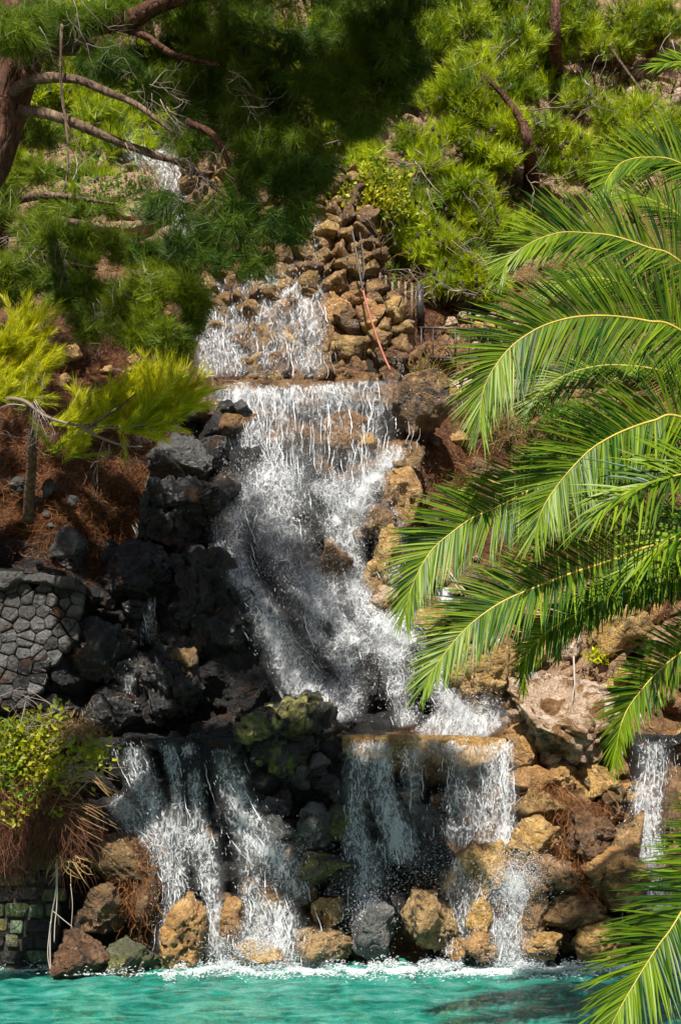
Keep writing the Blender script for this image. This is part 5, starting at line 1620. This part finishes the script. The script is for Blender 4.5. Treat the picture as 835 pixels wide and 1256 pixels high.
FRONDS = [  # rachis from crown to tip in the photograph with distance; longest leaflet (px), side lengths, normal tilt, twist, seed
    dict(p=[CROWN_PX, (990, 330, 12.6), (930, 140, 12.6), (870, 84, 12.5), (830, 76, 12.4), (805, 82, 12.3)], L=60, s=(1, .9), n=(0.0, -1, 0.35)),
    dict(p=[CROWN_PX, (985, 420, 12.5), (915, 255, 12.4), (835, 201, 12.3), (795, 193, 12.25), (765, 198, 12.2), (749, 213, 12.15), (741, 228, 12.1), (737, 246, 12.1)], L=70, s=(1, .85), n=(0.1, -1, 0.25)),
    dict(p=[CROWN_PX, (940, 420, 12.3), (835, 322, 12.0), (795, 304, 11.9), (753, 290, 11.85), (720, 286, 11.8), (690, 285, 11.75), (666, 291, 11.7), (645, 301, 11.65), (627, 314, 11.65), (616, 332, 11.6)], L=78, s=(1, .9), n=(0.1, -1, 0.2)),
    dict(p=[CROWN_PX, (950, 490, 12.2), (835, 406, 11.8), (794, 394, 11.7), (751, 388, 11.6), (715, 388, 11.5), (686, 393, 11.45), (657, 404, 11.4), (628, 424, 11.35), (607, 449, 11.3), (594, 474, 11.3), (589, 500, 11.3), (588, 522, 11.3)], L=86, s=(1, 1), n=(0.1, -1, 0.15), near=1),
    dict(p=[CROWN_PX, (930, 520, 13.0), (830, 462, 13.0), (760, 448, 13.0), (710, 454, 13.0), (675, 470, 13.0), (655, 488, 13.0), (643, 508, 13.0)], L=66, s=(.8, 1), n=(-0.1, -1, 0.4)),
    dict(p=[CROWN_PX, (930, 560, 12.1), (835, 512, 11.7), (801, 516, 11.6), (768, 527, 11.5), (743, 539, 11.4), (722, 553, 11.35), (700, 575, 11.3), (682, 597, 11.3), (668, 618, 11.25), (659, 640, 11.25), (655, 656, 11.25)], L=84, s=(1, .95), n=(0.1, -1, 0.15), near=1),
    dict(p=[CROWN_PX, (940, 600, 12.5), (830, 562, 12.3), (740, 564, 12.1), (680, 586, 12.0), (616, 619, 11.9), (580, 635, 11.85), (554, 653, 11.8), (531, 673, 11.8), (514, 699, 11.75), (503, 726, 11.75), (497, 752, 11.75)], L=76, s=(1, 1), n=(0.1, -1, 0.25), near=1),
    dict(p=[CROWN_PX, (940, 650, 12.3), (835, 662, 12.0), (790, 672, 11.9), (748, 688, 11.8), (704, 702, 11.7), (660, 719, 11.6), (616, 738, 11.55), (580, 763, 11.5), (554, 790, 11.5), (533, 819, 11.5), (520, 842, 11.5)], L=74, s=(1.05, .95), n=(0.15, -1, 0.5), near=1),
    dict(p=[CROWN_PX, (940, 690, 12.5), (835, 708, 12.3), (779, 722, 12.2), (744, 733, 12.1), (716, 748, 12.0), (690, 762, 12.0), (667, 778, 11.95), (650, 796, 11.9), (642, 816, 11.9), (640, 842, 11.9)], L=56, s=(.8, .8), n=(0.5, -.8, 0.6)),
    dict(p=[CROWN_PX, (930, 730, 11.9), (835, 800, 11.4), (808, 822, 11.3), (788, 844, 11.2), (770, 868, 11.15), (760, 892, 11.1), (756, 914, 11.1), (757, 934, 11.1)], L=70, s=(.95, .6), n=(0.5, -1, 0.1)),
    dict(p=[CROWN_PX, (1010, 780, 11.6), (930, 950, 10.7), (835, 1118, 9.9), (808, 1158, 9.7), (780, 1202, 9.55), (755, 1246, 9.45), (730, 1300, 9.4)], L=96, s=(1, .8), n=(0.15, -1, 0.1), near=1),
    dict(p=[CROWN_PX, (960, 590, 11.6), (880, 575, 11.0), (835, 582, 10.8), (790, 594, 10.7), (755, 612, 10.6), (728, 634, 10.6)], L=84, s=(1, 1), n=(0.3, -.6, 0.9), loose=1),
    dict(p=[CROWN_PX, (970, 640, 11.4), (900, 640, 10.9), (840, 652, 10.7), (800, 676, 10.6), (772, 700, 10.6)], L=80, s=(1, 1), n=(0.2, -.5, 0.9), loose=1),
    dict(p=[CROWN_PX, (930, 500, 13.2), (850, 410, 13.3), (790, 360, 13.3), (740, 342, 13.3), (700, 344, 13.3), (670, 356, 13.3)], L=74, s=(1, 1), n=(0.1, -1, 0.3)),
    dict(p=[CROWN_PX, (960, 440, 13.0), (890, 320, 13.0), (830, 262, 13.0), (780, 240, 13.0), (745, 244, 13.0)], L=70, s=(1, 1), n=(0.1, -1, 0.3)),
    dict(p=[CROWN_PX, (920, 720, 12.9), (830, 716, 12.8), (760, 730, 12.7), (715, 752, 12.7), (690, 780, 12.7), (683, 806, 12.7)], L=44, s=(.8, .8), n=(0.1, -1, 0.3)),
    # towards the far side of the crown, outside the frame
    dict(p=[CROWN_PX, (1080, 420, 12.8), (1200, 330, 13.0), (1320, 400, 13.2)], L=90, s=(1, 1), n=(0.1, -.7, 0.8)),
    dict(p=[CROWN_PX, (1090, 560, 12.6), (1240, 560, 12.4), (1340, 700, 12.2)], L=90, s=(1, 1), n=(0.1, -.7, 0.8)),
    dict(p=[CROWN_PX, (1060, 380, 12.0), (1100, 250, 11.2), (1130, 230, 10.0)], L=90, s=(1, 1), n=(0.1, -.2, 1)),
]
LEAF_OBJ = [0]
for k, f in enumerate(FRONDS):
    g = np.random.default_rng(900 + k)
    ctrl = P(*(np.array(f["p"], float) * np.array([1, 1, PS])).T)
    path = catmull(ctrl, 160)
    s = np.concatenate([[0], np.cumsum(np.linalg.norm(np.diff(path, axis=0), axis=1))])
    T = nrm(np.gradient(path, axis=0))
    N0 = nrm(np.array(f["n"], float))
    root = empty("frond", path[0])
    root.parent = palm
    root.matrix_parent_inverse = Matrix.Translation(-Vector(palm.location))
    acc = Acc()
    tube(acc, path, [0.018, 0.013, 0.009, 0.006, 0.002], 6)
    o = acc.build("rachis", MAT["rachis"], None, smooth=True)
    o.parent = root
    o.matrix_parent_inverse = (palm.matrix_basis @ root.matrix_parent_inverse @ root.matrix_basis).inverted() if False else Matrix.Translation(-Vector(path[0]))
    Lm = f["L"] * 12.9 * PS / F_PX
    step = (0.0165 if not f.get("loose") else 0.03) * PS
    nl = int((s[-1] - 0.31) / step)
    loose = f.get("loose", 0)
    joined = Acc()
    first = None
    for side in (1, -1):
        for i in range(nl):
            si = 0.31 + (i + 0.5 * (side > 0) + g.uniform(-.2, .2)) * step
            t = si / s[-1]
            if t > 0.997:
                continue
            fi = np.interp(si, s, np.arange(len(s)))
            a = int(min(len(path) - 2, fi))
            p0 = path[a] + (path[a + 1] - path[a]) * (fi - a)
            tt = T[a]
            sd = nrm(np.cross(tt, N0))          # +: the outer (upper) side of the arch
            if side < 0:
                sd = -sd
            N = nrm(np.cross(sd, tt)) * (1 if side > 0 else -1)
            N = N if N @ N0 > 0 else -N
            prof = (0.5 + 0.5 * sstep(0.05, 0.35, t)) * (1 - 0.55 * sstep(0.78, 1.0, t))
            L = Lm * prof * f["s"][0 if side > 0 else 1] * g.uniform(0.88, 1.08)
            ang = math.radians(np.interp(t, [0, .5, .85, 1], [68, 58, 44, 14]) + g.normal(0, 2.5 + 8 * loose))
            lift = math.radians(g.normal(15, 4 + 10 * loose))
            d = nrm(tt * math.cos(ang) + (sd * math.cos(lift) + N * math.sin(lift)) * math.sin(ang))
            sag = (0.10 + 0.16 * loose) * g.uniform(0.4, 1.5) * L
            u = np.array([0, .12, .4, .7, 1.0])
            mid = p0 + d * (u * L)[:, None] + np.array([0, 0, -1.0]) * (sag * u ** 2)[:, None] + g.normal(0, 0.014, 3) * (u ** 2)[:, None] * (1 + loose)
            wdt = np.array([0.5, 0.9, 1.0, 0.72, 0.04]) * (0.0195 + 0.007 * loose) * PS * (0.7 + 0.3 * prof)
            wd = nrm(np.cross(d, N * 0.9 + tt * g.normal(0.15, 0.35)))
            up = nrm(np.cross(wd, d))
            if up @ N < 0:
                up = -up
            # folded blade: two halves rising from the midrib
            Lf = mid + (wd * 0.5 + up * 0.16) * wdt[:, None]
            Rt = mid + (-wd * 0.5 + up * 0.16) * wdt[:, None]
            v = np.concatenate([Lf, mid, Rt])
            q = []
            for j in range(4):
                q += [[j, j + 1, 5 + j + 1, 5 + j], [5 + j, 5 + j + 1, 10 + j + 1, 10 + j]]
            va = float(np.clip(0.42 + g.normal(0, 0.24) + (0.25 if t > 0.85 else 0), 0, 1))
            pxm, pym = pix(mid[2])
            if f.get("near") and LEAF_OBJ[0] < 300 and i % 2 == 0 and t > 0.4 and 0 < pxm < 835 and 0 < pym < 1256 and L > 0.2:
                ob = mesh_obj("leaflet", v, np.array(q), MAT["palm"], None, True, {"var": np.full(15, va)})
                ob.parent = root
                ob.matrix_parent_inverse = Matrix.Translation(-Vector(path[0]))
                LEAF_OBJ[0] += 1
            else:
                joined.add(v, q, a=va)
    o = joined.build("leaflets", MAT["palm"], None, smooth=True)
    o.parent = root
    o.matrix_parent_inverse = Matrix.Translation(-Vector(path[0]))
    tag(o, kind="stuff")


# ------------------------------------------------------------------ bushes, straw, roots, grass
def leaves(acc, p, d, size, seed, var, width=0.55):
    """Ovate leaves, two quads folded along the midrib."""
    g = np.random.default_rng(seed)
    n = len(p)
    d = nrm(d)
    w = nrm(np.cross(d, g.normal(size=(n, 3))))
    up = np.cross(w, d)
    L = size[:, None]
    W = L * width * 0.5
    b, m1, tip = p, p + d * L * 0.5, p + d * L + up * L * -0.12
    v = np.stack([b, m1 + w * W + up * W * 0.35, tip, m1 - w * W + up * W * 0.35, m1], 1)
    t = np.array([[0, 4, 1], [1, 4, 2], [2, 4, 3], [3, 4, 0]])
    acc.add(v.reshape(-1, 3), None, (np.arange(n)[:, None, None] * 5 + t[None]).reshape(-1, 3), np.repeat(var, 5))


def fibres(acc, p, d, L, w, seed, curl=0.5, k=5, drop=0.3):
    g = np.random.default_rng(seed)
    n = len(p)
    d = nrm(d)
    pts = [p]
    for _ in range(k - 1):
        d = nrm(d + g.normal(0, curl / k * 2, (n, 3)) + np.array([0, 0, -drop / k]))
        pts.append(pts[-1] + d * (L / (k - 1))[:, None])
    mid = np.stack(pts, 1)
    wd = np.repeat(w[:, None], k, 1) * np.linspace(1, 0.4, k)[None]
    ribbons(acc, mid, wd, nrm(np.cross(d, g.normal(size=(n, 3)))), np.clip(g.normal(0.5, 0.25, n), 0, 1))


def on_slope(g, blobs, n, lift=0.03):
    """n points on the hillside, spread over pixel-sized patches (cx, cy, sx, sy, weight)."""
    w = np.array([b[4] for b in blobs], float)
    ch = g.choice(len(blobs), n, p=w / w.sum())
    b = np.array([q[:4] for q in blobs], float)[ch]
    px = b[:, 0] + g.normal(0, 0.55, n) * b[:, 2]
    py = b[:, 1] + g.normal(0, 0.55, n) * b[:, 3]
    return P(px, py, surf(px, py) - lift), px, py


g = np.random.default_rng(3)
# the overgrown bush on the lower left
bush = empty("bush", P(30, 1000, 13.6))
tag(bush, "overgrown bush with yellow-green leaves and a beard of dead stems over the green wall", "bush")
acc = Acc()
tips = []
for _ in range(70):
    b0 = P(g.uniform(-40, 70), g.uniform(960, 1030), g.uniform(13.2, 13.7))
    tx, ty = g.uniform(-30, 125), g.uniform(865, 985)
    e = P(tx, ty, g.uniform(12.9, 13.5))
    m_ = (b0 + e) / 2 + g.normal(0, .06, 3) + np.array([0, 0, .08])
    path = catmull([b0, m_, e], 9)
    tube(acc, path, [0.008, 0.003], 4, var=g.uniform(0.2, 0.9))
    tips.append(path)
acc.build("stem", MAT["twig_brown"], bush)
acc = Acc()
LB = [(20, 935, 40, 34, 5), (40, 900, 40, 24, 3), (60, 915, 26, 22, 1.5), (25, 980, 30, 24, 2), (15, 895, 26, 16, 1.2), (110, 925, 26, 18, 1.6), (60, 950, 40, 26, 2), (50, 1000, 36, 14, .5), (70, 880, 18, 14, .3), (10, 1010, 20, 16, .6)]
n = 2400
ch = g.choice(len(LB), n, p=np.array([b[4] for b in LB]) / sum(b[4] for b in LB))
b = np.array(LB)[ch]
lx, ly = b[:, 0] + g.normal(0, .5, n) * b[:, 2], b[:, 1] + g.normal(0, .5, n) * b[:, 3]
p = P(lx, ly, g.uniform(12.85, 13.4, n))
cl = vnoise(p * 5, 9)
leaves(acc, p, g.normal(size=(n, 3)) + np.array([0, -.5, .4]), g.uniform(0.05, 0.10, n), 4, np.clip(cl * 1.0 + g.normal(0, .15, n), 0, 1), 0.6)
tag(acc.build("leaves", MAT["leaf"], bush), kind="stuff")
acc = Acc()
n = 1700
hx, hy = np.concatenate([g.normal(78, 13, n // 2), g.normal(105, 11, n // 2)]), np.concatenate([g.normal(895, 9, n // 2), g.normal(898, 8, n // 2)])
p = P(hx, hy, g.uniform(12.9, 13.2, n))
fibres(acc, p, g.normal(size=(n, 3)) + np.array([.2, 0, .5]), g.uniform(.03, .09, n), np.full(n, .006), 5, k=3)
acc.build("dry_flower_head", MAT["twig_brown"], bush)
acc = Acc()
n = 5200
hx = g.uniform(-30, 110, n)
hy = 985 + g.normal(0, 22, n) + np.abs(hx - 50) * 0.1
ok = g.random(n) < sstep(120, 60, hx)
p = P(hx, hy, g.uniform(12.95, 13.45, n))[ok]
n = len(p)
fibres(acc, p, g.normal(0, .35, (n, 3)) + np.array([.1, -.15, -1]), g.uniform(.25, .75, n), g.uniform(.003, .007, n), 6, curl=0.9, k=7, drop=0.5)
tag(acc.build("dead_stems", MAT["root"], bush), kind="stuff")
acc = Acc()
for _ in range(50):      # long pale arching stems that reach right over the fall
    a = P(g.uniform(20, 90), g.uniform(930, 1000), g.uniform(12.9, 13.2))
    dx, dz = g.uniform(20, 85), g.uniform(-50, 40)
    qx, qy = pix(a)
    e = P(qx + dx, qy + dz, g.uniform(12.8, 13.2))
    mm = P(qx + dx * .5, qy + dz * .5 - g.uniform(-8, 22), 12.95)
    tube(acc, catmull([a, mm, e], 12), [0.0055, 0.0025], 4, var=g.uniform(.4, 1))
for _ in range(26):
    a = P(g.uniform(70, 95), g.uniform(1045, 1062), g.uniform(12.9, 13.1))
    qx, qy = pix(a)
    e = P(qx + g.uniform(-15, 30), qy + g.uniform(5, 34), 12.95)
    tube(acc, catmull([a, (a + e) / 2 + g.normal(0, .04, 3), e], 6), [0.006, 0.003], 4, var=1.0)
acc.build("arching_stem", MAT["twig_brown"], bush)
acc = Acc()
for pts, r in (([(68, 1058), (70, 1090), (66, 1120), (62, 1150), (63, 1200)], .009), ([(72, 1066), (70, 1110), (67, 1135), (67, 1156)], .007), ([(66, 1118), (80, 1130), (90, 1138)], .005), ([(88, 1085), (89, 1110), (88, 1140)], .004), ([(64, 1130), (62, 1170), (64, 1204)], .006)):
    tube(acc, catmull(P(*np.array([(x, y, 12.95) for x, y in pts], float).T) + g.normal(0, .008, (len(pts), 3)), 20), [r, r * .7], 5, var=1.0)
acc.build("hanging_stem", MAT["twig"], bush)
acc = Acc()
for _ in range(26):
    a = P(g.uniform(0, 60), g.uniform(880, 950), 13.0)
    qx, qy = pix(a)
    tube(acc, catmull([a, P(qx + g.uniform(-20, 30), qy - g.uniform(10, 30), 12.9), P(qx + g.uniform(-40, 50), qy - g.uniform(20, 60), 12.9)], 8), [.006, .002], 4, var=g.uniform(.2, 1))
acc.build("bare_twig", MAT["twig"], bush)

# yellow-leaved shrub by the top of the rubble wall
shrub = empty("shrub", P(440, 260, 19.3))
tag(shrub, "leafy shrub turning yellow beside the top of the rubble wall, above the hose", "shrub")
acc, st = Acc(), Acc()
n = 2600
ch = g.integers(0, 5, n)
cb = np.array([(425, 232, 22, 14), (455, 230, 24, 18), (480, 250, 26, 20), (440, 250, 22, 14), (465, 215, 34, 16)])[ch]
p = P(cb[:, 0] + g.normal(0, .55, n) * cb[:, 2], cb[:, 1] + g.normal(0, .55, n) * cb[:, 3], g.uniform(18.6, 19.3, n))
leaves(acc, p, g.normal(size=(n, 3)) + np.array([0, -.3, .4]), g.uniform(.05, .10, n), 8, np.clip(vnoise(p * 3, 2) + g.normal(0, .15, n), 0, 1), .7)
tag(acc.build("leaves", MAT["leaf"], shrub), kind="stuff")
for _ in range(60):
    a = P(g.uniform(435, 470), g.uniform(285, 320), 19.0)
    e = P(g.uniform(410, 500), g.uniform(205, 270), g.uniform(18.7, 19.2))
    tube(st, catmull([a, (a + e) / 2 + g.normal(0, .1, 3), e], 8), [.010, .004], 4, var=g.uniform(.2, .9))
st.build("stem", MAT["twig_brown"], shrub)

# dry undergrowth below the low sapling
acc = Acc()
dt = []
for _ in range(16):
    x, y = g.uniform(445, 600), g.uniform(325, 372)
    dt.append((P(x, y, float(surf(x, y)) - .25), g.normal(0, .6, 3) + np.array([0, -.4, -.1]), 3))
brush = empty("dry_brush", P(510, 370, 18.8))
tag(brush, "tangle of bare dry twigs under the low pine sapling, above the wooden stakes", "brushwood")
dead_twigs(brush, dt, "twig_brown", 66, "twig", 0.009, 0.6, 0.2)

# brown pine straw and roots lying on rock and soil
acc = Acc()
SB = [(60, 560, 110, 60, 5), (150, 610, 80, 50, 3.5), (60, 640, 90, 30, 2.5), (120, 680, 70, 30, 1.5), (70, 480, 90, 30, 1), (190, 560, 40, 40, 1), (170, 660, 50, 30, .8), (150, 405, 60, 20, .8), (250, 430, 30, 30, .4)]
p, px, py = on_slope(g, SB, 15000)
fibres(acc, p, g.normal(size=(len(p), 3)) * np.array([1, .5, .5]) + np.array([0, -.25, -.5]), g.uniform(.12, .34, len(p)), g.uniform(.004, .008, len(p)), 11, 1.0, 5, .5)
tag(acc.build("pine_straw", MAT["straw"]), "thick mat of red-brown pine straw covering the left bank", "pine straw", kind="stuff")
acc = Acc()
RB = [(560, 560, 50, 50, 3), (600, 600, 50, 40, 2), (520, 540, 40, 30, 1), (700, 990, 26, 12, .7), (712, 1075, 10, 36, 1.2), (672, 968, 30, 7, .5), (728, 992, 20, 10, .5), (690, 1036, 12, 16, .3), (640, 665, 40, 26, 2), (600, 700, 30, 16, .6), (770, 760, 50, 26, 1.5), (722, 1108, 12, 14, .4), (560, 385, 50, 14, .8), (165, 1080, 26, 46, 1.2), (150, 1040, 30, 20, .6)]
p, px, py = on_slope(g, RB, 9000, 0.0)
fr = (py > 930)
p[fr] = P(px[fr], py[fr], 13.62 + (1050 - py[fr]) * 0.0032 + g.normal(0, .05, fr.sum()))
fibres(acc, p, g.normal(size=(len(p), 3)) * np.array([.7, .4, .5]) + np.array([0, -.2, -.8]), g.uniform(.10, .32, len(p)), g.uniform(.004, .008, len(p)), 12, 0.9, 5, .6)
tag(acc.build("dry_roots", MAT["straw"]), "rusty brown roots and straw hanging between the sunny rocks", "roots", kind="stuff")
acc = Acc()
GB_ = [(720, 650, 60, 26, 3), (660, 640, 40, 26, 1.5), (780, 640, 50, 20, 1.5), (690, 555, 50, 22, .8), (610, 520, 40, 30, .8), (525, 470, 14, 14, .3), (735, 800, 14, 14, .2)]
p, px, py = on_slope(g, GB_, 5200)
fibres(acc, p, g.normal(0, .45, (len(p), 3)) + np.array([0, -.3, 1]), g.uniform(.15, .5, len(p)), g.uniform(.006, .011, len(p)), 13, .5, 5, .5)
tag(acc.build("dry_grass", MAT["grassy"]), "pale dry grass on the slope behind the palm fronds", "grass", kind="stuff")
acc = Acc()
p, px, py = on_slope(g, [(600, 250, 80, 50, 2), (500, 330, 60, 30, 1), (130, 220, 120, 60, 2), (780, 120, 60, 40, 1), (450, 60, 200, 60, 2)], 6000)
leaves(acc, p, g.normal(size=(len(p), 3)) + np.array([0, -.3, .8]), g.uniform(.05, .13, len(p)), 5, np.clip(vnoise(p * 1.5, 6), 0, 1), .4)
tag(acc.build("undergrowth", MAT["leaf_green"]), "low green undergrowth between the pines on the hill", "undergrowth", kind="stuff")

# green bits behind the palm, on the boulder and the fern beside it
def small_plant(px, py, Y, rx, ry, n, size, label, name="plant", mat="leaf_green", stem=True):
    r = empty(name, P(px, py + ry, Y))
    tag(r, label, "plant")
    a, s = Acc(), Acc()
    p = P(px + g.normal(0, .5, n) * rx, py + g.normal(0, .5, n) * ry, Y - .05 + g.normal(0, .05, n))
    leaves(a, p, g.normal(size=(n, 3)) + np.array([0, -.4, .6]), g.uniform(.6, 1.2, n) * size, 3, np.clip(g.normal(.55, .25, n), 0, 1), .5)
    tag(a.build("leaves", MAT[mat], r), kind="stuff")
    for _ in range(8):
        tube(s, catmull([P(px, py + ry, Y), P(px + g.normal(0, rx * .5), py, Y - .06), P(px + g.normal(0, rx), py - ry * .8, Y - .06)], 6), [.006, .003], 4)
    s.build("stem", MAT["twig_brown"], r)


small_plant(716, 886, 14.3, 12, 12, 90, .05, "small green plant growing on the big pale boulder")
small_plant(690, 505, 17.9, 40, 16, 420, .09, "bright green leafy weed at the foot of the dark dry-stone wall behind the palm")
small_plant(732, 806, 15.3, 16, 12, 90, .07, "small feathery green plant in the dark hollow beside the pale boulder", mat="needle_bright")
small_plant(655, 655, 16.8, 26, 14, 200, .08, "light green weed in the dry grass under the curling palm frond")
small_plant(528, 470, 17.9, 8, 12, 60, .06, "tuft of dry weed at the foot of the low sunny wall", mat="grassy")

# dead stick standing on the boulder
for pts, r, lab in (([(703, 805, 14.5), (704, 840, 14.3), (700, 868, 14.25), (706, 884, 14.2)], .012, "thin dead stem standing up on the big pale boulder"),
                    ([(548, 697, 15.9), (560, 714, 15.8), (573, 727, 15.7)], .014, "pale dry stick leaning on the rocks beside the small trickle, upper of two"),
                    ([(551, 706, 15.9), (560, 720, 15.8), (566, 730, 15.7)], .011, "pale dry stick leaning on the rocks beside the small trickle, lower of two"),
                    ([(622, 767, 15.4), (630, 773, 15.35), (640, 776, 15.3)], .014, "short reddish stick lying on golden rock under the palm fronds"),
                    ([(782, 872, 14.6), (788, 885, 14.5), (791, 896, 14.5)], .012, "short pale stick sticking out of the shade above the right-hand fall")):
    acc = Acc()
    tube(acc, catmull(P(*np.array(pts, float).T), 10), [r, r * .7], 6, var=.9)
    tag(acc.build("stick", MAT["twig" if "reddish" not in lab else "hose"], smooth=True), lab, "stick")

# ------------------------------------------------------------------ hose, stakes, railing
acc = Acc()
hp = [(432, 283), (437, 310), (441, 335), (446, 360), (453, 385), (461, 410), (470, 435), (479, 455)]
Yh = 18.0
hose = empty("hose", P(455, 400, Yh))
tag(hose, "thin hose hanging down the rubble wall, dark at the top and faded red below", "hose")
pth = catmull(P(*np.array([(x, y, Yh - .1 + (283 - y) * -.0 - (y - 283) * .002) for x, y in hp], float).T), 60)
tube(acc, pth[:26], [.015], 8)
acc.build("dark_section", MAT["iron"], hose, True)
acc = Acc()
tube(acc, pth[25:], [.016], 8)
acc.build("red_section", MAT["hose"], hose, True)
acc = Acc()
tube(acc, catmull(P(*np.array([(441, 285, 18.1), (445, 310, 18.05), (446, 335, 18.0), (444, 345, 18.0)]).T), 20), [.013], 6)
tag(acc.build("pipe", MAT["iron"], None, True), "short dark pipe running beside the top of the hose", "pipe")
for k, (x, y0, y1) in enumerate([(466, 335, 362), (473, 338, 370), (481, 345, 376), (489, 345, 380), (497, 346, 392), (505, 347, 394)]):
    acc = Acc()
    box(acc, P(x, (y0 + y1) / 2, 18.4), .032, .03, (y1 - y0) * 18.4 / F_PX)
    tag(acc.build("wooden_stake", MAT["stake"]), ["thin weathered stake nearest the hose, first of the row under the low pine sapling", "thin weathered stake second from the hose under the low pine sapling", "thin weathered stake third from the hose under the low pine sapling", "thin weathered stake fourth from the hose under the low pine sapling", "long weathered stake second before the dark post under the sapling", "long weathered stake right next to the dark post under the sapling"][k], "stake", "row of wooden stakes")
acc = Acc()
box(acc, P(515, 370, 18.5), .10, .06, 42 * 18.5 / F_PX)
tag(acc.build("post", MAT["iron"]), "dark upright post at the right end of the row of wooden stakes", "post")
acc = Acc()
tube(acc, catmull(P(*np.array([(494, 396, 18.3), (501, 394, 18.3), (508, 396, 18.3)]).T), 8), [.025], 6)
tag(acc.build("pipe", MAT["stake"], None, True), "short pale pipe end poking out at the foot of the wooden stakes", "pipe")

Yr = 18.2
rail = empty("railing", P(550, 440, Yr))
tag(rail, "small grey iron railing with crossed bars on the low sunny wall", "railing")
s_ = Yr / F_PX


def bar(name, a, b, w):
    acc = Acc()
    tube(acc, P(*np.array([(*a, Yr), (*b, Yr)], float).T), [w * s_], 6)
    acc.build(name, MAT["iron"], rail)


acc = Acc()
tube(acc, P(*np.array([(514, 402, Yr), (600, 404, Yr + .1)], float).T), [2.0 * s_], 4)
acc.build("top_rail", MAT["iron"], rail)
bar("bottom_rail", (518, 438), (600, 440), 1.2)
for x in (516.5, 558, 598):
    bar("post", (x, 402), (x, 438), 1.1)
bar("cross_bar", (537, 405), (556, 437), .6)
bar("cross_bar", (556, 405), (537, 437), .6)
bar("cross_bar", (578, 405), (596, 437), .6)
bar("cross_bar", (596, 405), (578, 437), .6)
bar("upright", (531, 403), (531, 438), .6)
bar("upright", (575, 403), (575, 438), .6)
